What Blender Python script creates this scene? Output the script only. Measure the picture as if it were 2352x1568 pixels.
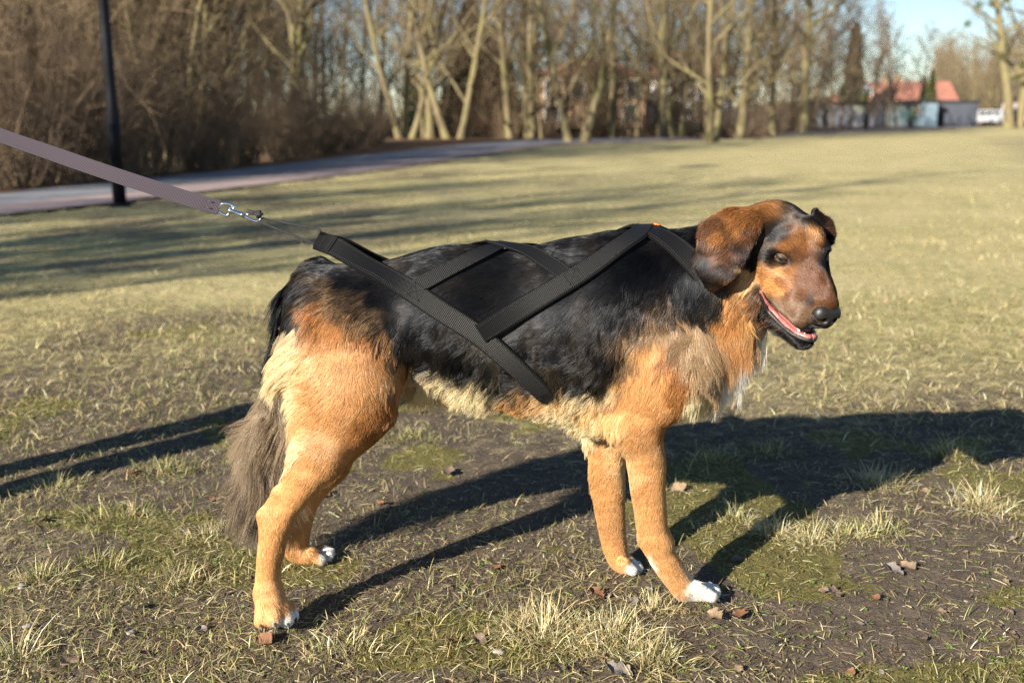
import bpy, bmesh, math, random, time
import numpy as np
from mathutils import Vector, Matrix, Quaternion
from mathutils.bvhtree import BVHTree
from mathutils.kdtree import KDTree

T0 = time.time()
SC = bpy.context.scene
COL = SC.collection
for _o in list(bpy.data.objects):
    bpy.data.objects.remove(_o)

# ------------------------------------------------------------------ camera
CAM_H = 0.88                      # camera height above the ground, metres
PITCH = math.radians(12.4)
CP, SP = math.cos(PITCH), math.sin(PITCH)
cam = bpy.data.cameras.new('camera')
cam.sensor_width = 36.0
cam.lens = 36.0
cam.clip_start = 0.05
cam.clip_end = 2000.0
cam.dof.use_dof = True
cam.dof.focus_distance = 1.74
cam.dof.aperture_fstop = 3.7
cam.dof.aperture_blades = 0
cam_o = bpy.data.objects.new('camera', cam)
COL.objects.link(cam_o)
cam_o.location = (0, 0, CAM_H)
cam_o.rotation_euler = (math.radians(90) - PITCH, 0, 0)
SC.camera = cam_o

# ------------------------------------------------------------------ sky and sun
SUN_EL = math.radians(24.0)
SHADOW_AZ = math.radians(49.0)    # direction the shadows run on the ground, from +X towards +Y
sun_dir = Vector((math.cos(SHADOW_AZ) * math.cos(SUN_EL), math.sin(SHADOW_AZ) * math.cos(SUN_EL), -math.sin(SUN_EL)))
world = bpy.data.worlds.new('World')
SC.world = world
world.use_nodes = True
wn, wl = world.node_tree.nodes, world.node_tree.links
wn.clear()
w_out = wn.new('ShaderNodeOutputWorld')
w_bg = wn.new('ShaderNodeBackground')
w_sky = wn.new('ShaderNodeTexSky')
w_sky.sky_type = 'NISHITA'
w_sky.sun_disc = False
w_sky.sun_elevation = SUN_EL
w_sky.sun_rotation = math.atan2(-sun_dir.x, -sun_dir.y)
w_sky.altitude = 120
w_sky.air_density = 1.0
w_sky.dust_density = 0.05
w_sky.ozone_density = 3.0
w_bg.inputs['Strength'].default_value = 0.055
wl.new(w_sky.outputs[0], w_bg.inputs[0])
wl.new(w_bg.outputs[0], w_out.inputs[0])
sun = bpy.data.lights.new('sun', 'SUN')
sun.energy = 5.0
sun.angle = math.radians(0.53)
sun.color = (1.0, 0.91, 0.77)
sun_o = bpy.data.objects.new('sun', sun)
COL.objects.link(sun_o)
sun_o.rotation_euler = sun_dir.to_track_quat('-Z', 'Y').to_euler()
sun_o.location = (-6, -6, 8)

SC.view_settings.view_transform = 'Standard'
SC.view_settings.look = 'None'
SC.view_settings.exposure = 1.40
SC.view_settings.gamma = 1.0
SC.view_settings.use_curve_mapping = False
SC.render.engine = 'CYCLES'
SC.cycles.use_denoising = True
SC.cycles.denoiser = 'OPENIMAGEDENOISE'
SC.cycles.denoising_prefilter = 'NONE'
SC.cycles.use_adaptive_sampling = True
SC.cycles.adaptive_threshold = 0.005
SC.cycles.max_bounces = 10
SC.cycles.diffuse_bounces = 3
SC.cycles.glossy_bounces = 4
SC.cycles.transmission_bounces = 8
SC.cycles.transparent_max_bounces = 6
SC.cycles.caustics_reflective = False
SC.cycles.caustics_refractive = False
SC.cycles.sample_clamp_indirect = 6.0
SC.cycles_curves.shape = 'RIBBONS'

# ------------------------------------------------------------------ helpers: survey of the place
# Points were measured on the photograph (2352 px wide) and set at their own distance Y.
W = 2352.0
def ray(px, py):
    r = (px - 1176.0) / W
    u = (784.0 - py) / W
    return np.array((r, CP + u * SP, -SP + u * CP))
def P(px, py, Y):
    d = ray(px, py)
    return np.array((0, 0, CAM_H)) + d * (Y / d[1])
def RM(rpx, px, py, Y):            # a length of rpx pixels at that point, in metres
    return rpx * (Y / ray(px, py)[1]) / W
def G(px, py, z=0.0):              # the point of the ground seen there
    d = ray(px, py)
    return np.array((0, 0, CAM_H)) + d * ((z - CAM_H) / d[2])

rng = np.random.default_rng(7)
random.seed(7)

def nrm(v):
    return v / np.maximum(np.linalg.norm(v, axis=-1, keepdims=True), 1e-9)

# ------------------------------------------------------------------ helpers: value noise
def _hash(ix, iy, iz):
    ix, iy, iz = np.atleast_1d(ix), np.atleast_1d(iy), np.atleast_1d(iz)
    h = (ix.astype(np.int64) * 374761393 + iy.astype(np.int64) * 668265263 + iz.astype(np.int64) * 2147483647 * 7) & 0xffffffff
    h = ((h ^ (h >> 13)) * 1274126177) & 0xffffffff
    h = ((h ^ (h >> 16)) * 2246822519) & 0xffffffff
    return ((h ^ (h >> 15)) & 0xffffff).astype(np.float64) / float(0xffffff)
_NR = np.linalg.qr(np.random.default_rng(3).normal(0, 1, (3, 3)))[0]
def vnoise(p, scale=1.0, seed=0):
    p = (np.asarray(p, float) @ _NR) * scale + seed * 17.31
    i = np.floor(p).astype(np.int64)
    f = p - i
    f = f * f * (3 - 2 * f)
    out = 0
    for dx in (0, 1):
        wx = f[..., 0] if dx else 1 - f[..., 0]
        for dy in (0, 1):
            wy = f[..., 1] if dy else 1 - f[..., 1]
            for dz in (0, 1):
                wz = f[..., 2] if dz else 1 - f[..., 2]
                out = out + wx * wy * wz * _hash(i[..., 0] + dx, i[..., 1] + dy, i[..., 2] + dz)
    return out * 2 - 1
def fbm(p, scale=1.0, seed=0, octs=4, gain=0.5):
    a, s, tot = 1.0, 0, 0
    for o in range(octs):
        s = s + a * vnoise(p, scale * 2.03 ** o, seed + o * 3)
        tot += a
        a *= gain
    return s / tot

def spl(pts, n):
    """smooth curve through points (Catmull-Rom)"""
    p = np.asarray(pts, float)
    p = np.concatenate([[2 * p[0] - p[1]], p, [2 * p[-1] - p[-2]]])
    out = []
    m = len(p) - 3
    for t in np.linspace(0, m - 1e-6, n):
        i = int(t); f = t - i
        a, b_, c, d = p[i], p[i + 1], p[i + 2], p[i + 3]
        out.append(.5 * (2 * b_ + (c - a) * f + (2 * a - 5 * b_ + 4 * c - d) * f * f + (3 * b_ - a - 3 * c + d) * f ** 3))
    return np.array(out)
# ------------------------------------------------------------------ helpers: objects
def set_smooth(me, on=True):
    me.polygons.foreach_set('use_smooth', np.full(len(me.polygons), on))
def mesh_np(name, verts, quads=None, tris=None, smooth=True):
    """mesh from numpy arrays"""
    me = bpy.data.meshes.new(name)
    verts = np.asarray(verts, np.float32)
    parts, starts, n = [], [], 0
    loops, ls = [], []
    for arr, k in ((quads, 4), (tris, 3)):
        if arr is not None and len(arr):
            arr = np.asarray(arr, np.int32)
            loops.append(arr.ravel())
            ls.append(n + np.arange(len(arr)) * k)
            n += arr.size
    loops = np.concatenate(loops)
    ls = np.concatenate(ls)
    me.vertices.add(len(verts))
    me.vertices.foreach_set('co', verts.ravel())
    me.loops.add(len(loops))
    me.loops.foreach_set('vertex_index', loops)
    me.polygons.add(len(ls))
    me.polygons.foreach_set('loop_start', ls.astype(np.int32))
    me.update(calc_edges=True)
    set_smooth(me, smooth)
    return me
def vcol(me, cols, name='col'):
    a = me.attributes.new(name, 'FLOAT_COLOR', 'POINT')
    c = np.ones((len(me.vertices), 4), np.float32)
    c[:, :3] = cols
    a.data.foreach_set('color', c.ravel())
def link(name, data, mat=None, parent=None, loc=None):
    o = bpy.data.objects.new(name, data)
    COL.objects.link(o)
    if mat is not None:
        if len(data.materials) == 0:
            data.materials.append(mat)
    if parent is not None:
        o.parent = parent
    if loc is not None:
        o.location = loc
    return o
def empty(name, loc=(0, 0, 0)):
    o = bpy.data.objects.new(name, None)
    o.empty_display_size = 0.1
    COL.objects.link(o)
    o.location = loc
    return o
def tag(o, label=None, cat=None, group=None, kind=None):
    if label: o['label'] = label
    if cat: o['category'] = cat
    if group: o['group'] = group
    if kind: o['kind'] = kind
    return o
class MB:
    """collects simple shapes into one mesh"""
    def __init__(s):
        s.v, s.f = [], []
    def add(s, vs, fs):
        b = len(s.v)
        s.v += [tuple(map(float, v)) for v in vs]
        s.f += [tuple(b + i for i in f) for f in fs]
        return s
    def box(s, c, size, rot=None):
        x, y, z = (d / 2 for d in size)
        vs = [Vector((a, b_, c_)) for a in (-x, x) for b_ in (-y, y) for c_ in (-z, z)]
        if rot is not None:
            vs = [rot @ v for v in vs]
        c = Vector(c)
        return s.add([v + c for v in vs], [(0, 1, 3, 2), (4, 6, 7, 5), (0, 4, 5, 1), (2, 3, 7, 6), (0, 2, 6, 4), (1, 5, 7, 3)])
    def tube(s, pts, rad, n=8, cap=True):
        pts = [np.asarray(p, float) for p in pts]
        m = len(pts)
        if not hasattr(rad, '__len__'):
            rad = [rad] * m
        tang = [nrm(pts[min(i + 1, m - 1)] - pts[max(i - 1, 0)]) for i in range(m)]
        ref = np.array((0, 0, 1.0)) if abs(tang[0][2]) < 0.9 else np.array((1.0, 0, 0))
        a = nrm(np.cross(tang[0], ref))
        vs, fs = [], []
        for i in range(m):
            a = nrm(a - tang[i] * np.dot(a, tang[i]))
            b = np.cross(tang[i], a)
            for k in range(n):
                t = 2 * math.pi * k / n
                vs.append(pts[i] + rad[i] * (a * math.cos(t) + b * math.sin(t)))
        for i in range(m - 1):
            for k in range(n):
                k2 = (k + 1) % n
                fs.append((i * n + k, i * n + k2, (i + 1) * n + k2, (i + 1) * n + k))
        if cap:
            fs.append(tuple(range(n))[::-1])
            fs.append(tuple((m - 1) * n + k for k in range(n)))
        return s.add(vs, fs)
    def mesh(s, name, smooth=True):
        me = bpy.data.meshes.new(name)
        me.from_pydata(s.v, [], s.f)
        me.update()
        set_smooth(me, smooth)
        return me
    def build(s, name, mat, parent=None, smooth=True):
        return link(name, s.mesh(name, smooth), mat, parent)

# ------------------------------------------------------------------ helpers: materials
class NT:
    def __init__(s, name):
        s.m = bpy.data.materials.new(name)
        s.m.use_nodes = True
        s.n, s.l = s.m.node_tree.nodes, s.m.node_tree.links
        s.b = s.n.get('Principled BSDF')
        s.out = s.n.get('Material Output')
    def new(s, t, **kw):
        nd = s.n.new(t)
        for k, v in kw.items():
            setattr(nd, k, v)
        return nd
    def set(s, nd, **kw):
        for k, v in kw.items():
            nd.inputs[k.replace('_', ' ')].default_value = v
    def link(s, a, b):
        s.l.new(a, b)
    def noise(s, scale, detail=4, rough=0.55, coord=None, dist=0.0):
        nd = s.new('ShaderNodeTexNoise')
        nd.inputs['Scale'].default_value = scale
        nd.inputs['Detail'].default_value = detail
        nd.inputs['Roughness'].default_value = rough
        nd.inputs['Distortion'].default_value = dist
        if coord is not None:
            s.link(coord, nd.inputs['Vector'])
        return nd
    def coord(s, which='Object'):
        return s.new('ShaderNodeTexCoord').outputs[which]
    def ramp(s, fac, stops):
        nd = s.new('ShaderNodeValToRGB')
        el = nd.color_ramp.elements
        while len(el) < len(stops):
            el.new(0.5)
        for e, (p, c) in zip(el, stops):
            e.position = p
            e.color = (*c, 1) if len(c) == 3 else c
        s.link(fac, nd.inputs[0])
        return nd.outputs[0]
    def mix(s, fac, a, b, mode='MIX'):
        nd = s.new('ShaderNodeMix', data_type='RGBA', blend_type=mode)
        for sock, v in ((nd.inputs[0], fac), (nd.inputs[6], a), (nd.inputs[7], b)):
            if hasattr(v, 'is_linked') or hasattr(v, 'links'):
                s.link(v, sock)
            elif isinstance(v, (int, float)):
                sock.default_value = v
            else:
                sock.default_value = (*v, 1)
        return nd.outputs[2]
    def bump(s, height, strength=0.3, dist=0.01):
        nd = s.new('ShaderNodeBump')
        nd.inputs['Strength'].default_value = strength
        nd.inputs['Distance'].default_value = dist
        s.link(height, nd.inputs['Height'])
        s.link(nd.outputs[0], s.b.inputs['Normal'])
        return nd
    def attr(s, name):
        nd = s.new('ShaderNodeAttribute')
        nd.attribute_name = name
        return nd.outputs['Color']
def plain(name, col, rough=0.6, var=0.15, scale=20, metallic=0.0, bump=0.0, bscale=60, spec=0.5):
    t = NT(name)
    c = t.coord()
    nz = t.noise(scale, 4, 0.6, c)
    lo = tuple(max(0, x * (1 - var)) for x in col)
    hi = tuple(x * (1 + var) for x in col)
    t.link(t.ramp(nz.outputs[0], [(0.3, lo), (0.7, hi)]), t.b.inputs['Base Color'])
    t.b.inputs['Roughness'].default_value = rough
    t.b.inputs['Metallic'].default_value = metallic
    t.b.inputs['Specular IOR Level'].default_value = spec
    if bump:
        b = t.noise(bscale, 3, 0.6, c)
        t.bump(b.outputs[0], bump, 0.004)
    return t.m
def attr_mat(name, rough=0.8, spec=0.3, attr='col', trans=0.0):
    t = NT(name)
    c = t.attr(attr)
    t.link(c, t.b.inputs['Base Color'])
    t.b.inputs['Roughness'].default_value = rough
    t.b.inputs['Specular IOR Level'].default_value = spec
    if trans:
        tr = t.new('ShaderNodeBsdfTranslucent')
        t.link(c, tr.inputs[0])
        mx = t.new('ShaderNodeMixShader')
        mx.inputs[0].default_value = trans
        t.link(t.b.outputs[0], mx.inputs[1])
        t.link(tr.outputs[0], mx.inputs[2])
        t.link(mx.outputs[0], t.out.inputs[0])
    return t.m

# ------------------------------------------------------------------ helpers: bodies grown from blended round cones
def cone(a, ra, b, rb, k=0.02, sq=None, s=1.0, op='+'):
    return dict(a=np.asarray(a, float), ra=float(ra), b=np.asarray(b, float), rb=float(rb), k=k, sq=None if sq is None else nrm(np.asarray(sq, float)), s=s, op=op)
def pc(p1, p2, k=0.02, sq=None, s=1.0, op='+'):
    """round cone between two surveyed points (px, py, Y, r_px)"""
    return cone(P(*p1[:3]), RM(p1[3], *p1[:3]), P(*p2[:3]), RM(p2[3], *p2[:3]), k, sq, s, op)
def group(subs, k=0.02, ki=0.005):
    """cones joined into one limb first, then blended with the body"""
    return dict(subs=subs, k=k, ki=ki, op='+', sq=None, s=1.0,
                a=np.min([np.minimum(q['a'] - q['ra'], q['b'] - q['rb']) for q in subs], axis=0),
                b=np.max([np.maximum(q['a'] + q['ra'], q['b'] + q['rb']) for q in subs], axis=0), ra=0.0, rb=0.0)
def chain(pts, k=0.02, sq=None, s=1.0):
    q = np.array([np.r_[P(*p[:3]), RM(p[3], *p[:3])] for p in pts])
    q = spl(q, (len(pts) - 1) * 5 + 1)                # many short cones: an even, tapering limb
    return [group([cone(q[i, :3], q[i, 3], q[i + 1, :3], q[i + 1, 3], k, sq, s) for i in range(len(q) - 1)], k, .0006)]
def smin(a, b, k):
    h = np.maximum(k - np.abs(a - b), 0) / k
    return np.minimum(a, b) - h * h * k * 0.25
def sd_cone(p, pr):
    if 'subs' in pr:
        d = None
        for q in pr['subs']:
            e = sd_cone(p, q)
            d = e if d is None else smin(d, e, pr['ki'])
        return d
    a, b, r1, r2 = pr['a'], pr['b'], pr['ra'], pr['rb']
    p = p - a
    ba = b - a
    if pr['sq'] is not None:
        n, s = pr['sq'], pr['s']
        p = p + ((p @ n) * (1 / s - 1))[..., None] * n
        ba = ba + (ba @ n) * (1 / s - 1) * n
    l2 = float(ba @ ba)
    if l2 < 1e-10:
        d = np.sqrt((p * p).sum(-1)) - r1
    else:
        t = np.clip((p @ ba) / l2, 0, 1)
        q = p - t[..., None] * ba
        d = np.sqrt((q * q).sum(-1)) - (r1 + (r2 - r1) * t)
    return d * (min(1.0, pr['s']) if pr['sq'] is not None else 1.0)
def grow(prims, vox, pad=0.02):
    lo = np.min([np.minimum(q['a'] - q['ra'], q['b'] - q['rb']) for q in prims if q['op'] == '+'], axis=0) - pad
    hi = np.max([np.maximum(q['a'] + q['ra'], q['b'] + q['rb']) for q in prims if q['op'] == '+'], axis=0) + pad
    n = np.ceil((hi - lo) / vox).astype(int) + 1
    D = np.full(n, 0.5, np.float32)
    ax = [lo[i] + np.arange(n[i]) * vox for i in range(3)]
    for q in prims:
        k = q['k']
        m = k + 2.5 * vox
        R = max(q['ra'], q['rb']) * (max(1.0, q['s']) if q['sq'] is not None else 1)
        l = np.minimum(q['a'], q['b']) - R - m
        h = np.maximum(q['a'], q['b']) + R + m
        i0 = np.clip(np.floor((l - lo) / vox).astype(int), 0, n - 1)
        i1 = np.clip(np.ceil((h - lo) / vox).astype(int) + 1, 1, n)
        g = np.stack(np.meshgrid(*[ax[i][i0[i]:i1[i]] for i in range(3)], indexing='ij'), -1)
        d = sd_cone(g, q)
        s = tuple(slice(i0[i], i1[i]) for i in range(3))
        o = D[s].astype(np.float64)
        if q['op'] == '+':
            hh = np.maximum(k - np.abs(o - d), 0) / k
            D[s] = np.minimum(o, d) - hh * hh * k * 0.25
        else:
            d = -d
            hh = np.maximum(k - np.abs(o - d), 0) / k
            D[s] = np.maximum(o, d) + hh * hh * k * 0.25
    # surface nets
    S = D < 0
    c = np.zeros(tuple(n - 1), np.uint8)
    offs = [(x, y, z) for x in (0, 1) for y in (0, 1) for z in (0, 1)]
    for x, y, z in offs:
        c += S[x:n[0] - 1 + x, y:n[1] - 1 + y, z:n[2] - 1 + z]
    act = np.argwhere((c > 0) & (c < 8))
    idx = np.full(tuple(n - 1), -1, np.int32)
    idx[act[:, 0], act[:, 1], act[:, 2]] = np.arange(len(act))
    val = {o: D[act[:, 0] + o[0], act[:, 1] + o[1], act[:, 2] + o[2]].astype(np.float64) for o in offs}
    acc = np.zeros((len(act), 3))
    cnt = np.zeros(len(act))
    for o in offs:
        for axis in range(3):
            if o[axis] == 0:
                o2 = tuple(1 if j == axis else o[j] for j in range(3))
                v1, v2 = val[o], val[o2]
                cr = (v1 < 0) != (v2 < 0)
                t = np.where(cr, v1 / np.where(cr, v1 - v2, 1), 0)
                pt = np.tile(np.array(o, float), (len(act), 1))
                pt[:, axis] = t
                acc += np.where(cr[:, None], pt, 0)
                cnt += cr
    V = lo + (act + acc / cnt[:, None]) * vox
    quads = []
    for axis in range(3):
        s0 = [slice(0, -1) if j == axis else slice(1, -1) for j in range(3)]
        s1 = [slice(1, None) if j == axis else slice(1, -1) for j in range(3)]
        A, B = S[tuple(s0)], S[tuple(s1)]
        e = np.argwhere(A != B)
        fl = A[e[:, 0], e[:, 1], e[:, 2]]
        base = e + np.array([0 if j == axis else 1 for j in range(3)])
        u, v = (axis + 1) % 3, (axis + 2) % 3
        du = np.zeros(3, int); du[u] = 1
        dv = np.zeros(3, int); dv[v] = 1
        q = []
        for d in (du + dv, dv, 0 * du, du):
            cc = base - d
            q.append(idx[cc[:, 0], cc[:, 1], cc[:, 2]])
        q = np.stack(q, 1)
        q[~fl] = q[~fl][:, ::-1]
        quads.append(q)
    return V, np.concatenate(quads)
def relax(V, Q, it=2, w=0.5):
    e = np.concatenate([Q[:, [0, 1]], Q[:, [1, 2]], Q[:, [2, 3]], Q[:, [3, 0]]])
    n = np.bincount(e[:, 0], minlength=len(V)) + np.bincount(e[:, 1], minlength=len(V))
    for _ in range(it):
        s = np.zeros_like(V)
        for j in range(3):
            s[:, j] = np.bincount(e[:, 0], V[e[:, 1], j], len(V)) + np.bincount(e[:, 1], V[e[:, 0], j], len(V))
        V = V + w * (s / n[:, None] - V)
    return V
def vnormals(V, Q):
    fn = np.cross(V[Q[:, 2]] - V[Q[:, 0]], V[Q[:, 3]] - V[Q[:, 1]])
    N = np.zeros_like(V)
    for j in range(3):
        for c in range(4):
            N[:, j] += np.bincount(Q[:, c], fn[:, j], len(V))
    return nrm(N)
# ================================================================== lie of the land
def ss(t):
    t = np.clip(t, 0, 1)
    return t * t * (3 - 2 * t)
def dip(x, y):
    """beyond the crest of the field the land falls away towards the wood"""
    y_ = np.maximum(y, 1.0)
    return -1.2 * ss((y_ - 40) / 35.0) * ss((.27 - x / y_) / .06) * ss((260 - y_) / 100.0)
# ================================================================== the place
def bark_material(name, c1, c2, c3, scale=6):
    t = NT(name)
    c = t.coord('Object')
    mp = t.new('ShaderNodeMapping'); mp.inputs['Scale'].default_value = (1, 1, .25)
    t.link(c, mp.inputs[0])
    a = t.noise(scale, 5, .65, mp.outputs[0]); b = t.noise(1.1, 3, .5, c)
    col = t.ramp(a.outputs[0], [(.3, c1), (.65, c2)])
    col = t.mix(t.ramp(b.outputs[0], [(.42, (0, 0, 0)), (.62, (1, 1, 1))]), col, c3)
    t.link(col, t.b.inputs['Base Color'])
    t.b.inputs['Roughness'].default_value = .92
    t.b.inputs['Specular IOR Level'].default_value = .15
    t.bump(a.outputs[0], .8, .03)
    return t.m
M_BARK = bark_material('bark_olive', (.070, .056, .034), (.235, .19, .112), (.19, .17, .08))
M_BARK2 = bark_material('bark_brown', (.045, .033, .024), (.16, .115, .08), (.14, .115, .07))
M_TWIG = plain('twigs', (.20, .15, .095), .9, .35, 3, spec=.15)
M_TWIG2 = plain('twigs_dark', (.17, .122, .084), .9, .4, 3, spec=.15)
M_BRUSH = plain('brush_stems', (.23, .165, .108), .9, .45, 2, spec=.15)

def tube_np(V, F, pts, rad, n):
    m = len(pts)
    t = nrm(np.gradient(pts, axis=0))
    ref = np.array((.31, .87, .2))
    a = nrm(np.cross(t, ref)); b = np.cross(t, a)
    ang = np.arange(n) * 2 * np.pi / n
    ring = pts[:, None] + rad[:, None, None] * (a[:, None] * np.cos(ang)[None, :, None] + b[:, None] * np.sin(ang)[None, :, None])
    base = sum(len(x) for x in V)
    V.append(ring.reshape(-1, 3))
    i = np.arange(m - 1)[:, None] * n; k = np.arange(n)[None]; k2 = (k + 1) % n
    F.append((base + np.stack([i + k, i + k2, i + n + k2, i + n + k], -1)).reshape(-1, 4))
def limb(r, p, d, L, seg, wob, up):
    pts = [p]
    for i in range(seg):
        d = nrm(d + r.normal(0, wob, 3) + np.array((0, 0, up)))
        pts.append(pts[-1] + d * L / seg)
    return np.array(pts), d
def build_tree(seed, height, rad, stems=1, lean=.06, first=.35, dens=1.0, spread=.75, low=False, twl=1.0):
    r = np.random.default_rng(seed)
    TV, TF, CV, CF = [], [], [], []
    tips = []
    for s in range(stems):
        az = r.random() * 6.28
        le = lean if stems == 1 else lean + .16
        d = nrm(np.array((math.cos(az) * le, math.sin(az) * le, 1)))
        p0 = np.array((math.cos(az), math.sin(az), 0)) * rad * (0 if stems == 1 else 1.1) + np.array((0, 0, -.25))
        h = height * (.8 + .3 * r.random())
        pts, dd = limb(r, p0, d, h, 16, .045, .03)
        rr = rad * (1 if stems == 1 else .62) * np.linspace(1, .12, len(pts)) ** .9
        rr[0] *= 1.5; rr[1] *= 1.08
        tube_np(TV, TF, pts, rr, 9)
        nb = int(22 * dens)
        for i in range(nb):
            f = first + (1 - first) * ((i + r.random()) / nb) ** .9
            k = f * (len(pts) - 1); i0 = int(min(k, len(pts) - 2)); q = pts[i0] + (pts[i0 + 1] - pts[i0]) * (k - i0)
            a2 = r.random() * 6.28
            bd = nrm(np.array((math.cos(a2) * spread, math.sin(a2) * spread, .55 + .4 * r.random())))
            L = height * .34 * (1.15 - f * .75) * (.6 + .7 * r.random())
            bp, be = limb(r, q, bd, L, 7, .14, .05)
            br = np.linspace(min(rr[i0] * .55, rad * .34), .012, len(bp))
            tube_np(TV, TF, bp, br, 5)
            tips.append((bp, L))
    for bp, L in tips:
        ns = int(9 * dens)
        for j in range(ns):
            k = (.15 + .85 * r.random()) * (len(bp) - 1); i0 = int(min(k, len(bp) - 2)); q = bp[i0] + (bp[i0 + 1] - bp[i0]) * (k - i0)
            d = nrm(bp[i0 + 1] - bp[i0] + r.normal(0, .75, 3))
            l2 = L * (.22 + .30 * r.random()) * twl
            sp, e = limb(r, q, d, l2, 4, .2, .04)
            tube_np(CV, CF, sp, np.linspace(.014, .005, len(sp)), 3)
            for m in range(5):
                k2 = (.2 + .8 * r.random()) * (len(sp) - 1); i1 = int(min(k2, len(sp) - 2)); q2 = sp[i1] + (sp[i1 + 1] - sp[i1]) * (k2 - i1)
                d2 = nrm(sp[i1 + 1] - sp[i1] + r.normal(0, .7, 3))
                s2, e = limb(r, q2, d2, l2 * (.3 + .4 * r.random()), 2, .2, .03)
                tube_np(CV, CF, s2, np.array((.007, .005, .003)), 3)
    return mesh_np('trunk', np.concatenate(TV), quads=np.concatenate(TF)), mesh_np('crown', np.concatenate(CV), quads=np.concatenate(CF))
def build_shrub(seed, height, n, spread=.5, droop=0.0, w=.010):
    r = np.random.default_rng(seed)
    SV, SF, CV, CF = [], [], [], []
    for i in range(n):
        az = r.random() * 6.28
        le = spread * r.random() ** .7
        d = nrm(np.array((math.cos(az) * le, math.sin(az) * le, 1)))
        p0 = np.array((math.cos(az), math.sin(az), 0)) * r.random() * height * .16
        h = height * (.45 + .6 * r.random())
        pts, e = limb(r, p0, d, h, 7, .10, .02 - droop)
        tube_np(SV, SF, pts, np.linspace(w * 1.6, w * .5, len(pts)), 4)
        for j in range(6):
            k = (.12 + .88 * r.random()) * (len(pts) - 1); i0 = int(min(k, len(pts) - 2)); q = pts[i0] + (pts[i0 + 1] - pts[i0]) * (k - i0)
            d2 = nrm(pts[i0 + 1] - pts[i0] + r.normal(0, .6, 3))
            s2, e = limb(r, q, d2, h * (.12 + .26 * r.random()), 3, .18, .02)
            tube_np(CV, CF, s2, np.linspace(w * .55, w * .25, 4), 3)
            for m in range(3):
                q3 = s2[r.integers(1, 4)]
                s3, e = limb(r, q3, nrm(s2[-1] - s2[0] + r.normal(0, .3, 3)), h * (.06 + .1 * r.random()), 2, .2, .02)
                tube_np(CV, CF, s3, np.array((w * .35, w * .28, w * .18)), 3)
    return mesh_np('stems', np.concatenate(SV), quads=np.concatenate(SF)), mesh_np('twigs', np.concatenate(CV), quads=np.concatenate(CF))
_t = time.time()
PROTO = {
    'tall': build_tree(11, 15, .19, 1, .05, .12, 1.25), 'tall2': build_tree(12, 16, .17, 1, .08, .10, 1.3), 'slim': build_tree(13, 13, .13, 1, .07, .08, 1.2),
    'multi': build_tree(14, 13, .21, 3, .10, .12, .75), 'fork': build_tree(15, 14, .23, 2, .12, .10, .9), 'broad': build_tree(16, 14, .24, 1, .06, .10, 1.5, 1.0),
    'young': build_tree(17, 8, .085, 1, .10, .12, 1.0, .7), 'pole': build_tree(19, 14, .30, 2, .03, .35, .6, .5), 'oak': build_tree(18, 13, .45, 2, .10, .22, 1.1, 1.1)}
SHRUB = {'a': build_shrub(31, 3.6, 46), 'b': build_shrub(32, 3.0, 60, .7, .02), 'c': build_shrub(33, 4.4, 36, .35), 'd': build_shrub(34, 2.2, 64, .9, .03)}
print('tree protos', time.time() - _t, {k: (len(v[0].polygons), len(v[1].polygons)) for k, v in {**PROTO, **SHRUB}.items()})
def place(name, proto, loc, rz, sc, mats, label, cat, group, tilt=(0, 0)):
    e = empty(name, (loc[0], loc[1], loc[2] + float(dip(loc[0], loc[1]))))
    e.rotation_euler = (tilt[0], tilt[1], rz)
    e.scale = (sc, sc, sc)
    tag(e, label, cat, group)
    for me, m in zip(proto, mats):
        if len(me.materials) == 0: me.materials.append(m)
        o = bpy.data.objects.new(me.name.split('.')[0], me)
        COL.objects.link(o); o.parent = e
        if me.materials[0] is not m:
            o.material_slots[0].link = 'OBJECT'; o.material_slots[0].material = m
    return e
TM, TM2 = (M_BARK, M_TWIG), (M_BARK2, M_TWIG2)
R_ = random.Random(5)
def trees(lst, name, group, mats=TM, cat='tree'):
    for px, py, kind, sc, rz, lab in lst:
        g = G(px, py)
        place(name, PROTO[kind], (g[0], g[1], 0), rz, sc, mats, lab, cat, group, (R_.uniform(-.04, .04), R_.uniform(-.05, .05)))
# trees that can be told apart along the far side of the path, from the lamp post to the open field
trees([
    (410, 388, 'multi', .50, .4, 'pale V-shaped young tree growing out of the brush right of the lamp post'),
    (55, 418, 'slim', .80, 1.0, 'slim pale tree in the thicket left of the lamp post'),
    (665, 350, 'tall', .95, .3, 'straight brown tree rising behind the rounded brush'),
    (720, 345, 'tall2', .90, 1.3, 'dark tree close behind the rounded brush'),
    (935, 318, 'multi', 1.0, 2.1, 'olive many-stemmed tree at the end of the brush'),
    (990, 314, 'tall', .95, 4.0, 'dark trunk just right of the many-stemmed olive tree'),
    (1045, 318, 'fork', 1.0, 5.2, 'thick forked olive tree leaning over the litter strip'),
    (1172, 309, 'tall', 1.05, 2.9, 'straight pale green trunk in the middle of the tree row'),
    (1225, 313, 'slim', 1.1, 3.3, 'slanted slim tree right of the straight pale trunk'),
    (1322, 327, 'fork', .92, 1.9, 'dark-footed double tree standing on the field edge'),
    (1402, 309, 'tall2', 1.0, 5.5, 'slender tree between the double tree and the light-jacketed walker'),
    (1515, 318, 'slim', 1.2, .9, 'slim tree beside the walker in light clothes'),
    (1560, 315, 'multi', .85, 3.5, 'bushy many-stemmed tree in front of the white house'),
    (1632, 327, 'fork', .80, .2, 'pale slanting tree at the edge of the straw-coloured field'),
    (1700, 315, 'broad', .85, 4.4, 'broad brown tree right of the slanting pale tree'),
    (1775, 312, 'tall2', .95, 2.6, 'ivy-dark straight tree near the garages'),
    (1848, 306, 'broad', 1.05, 1.2, 'spreading tree at the right end of the tree row'),
], 'bare_tree', 'bare trees along the path')
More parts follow.
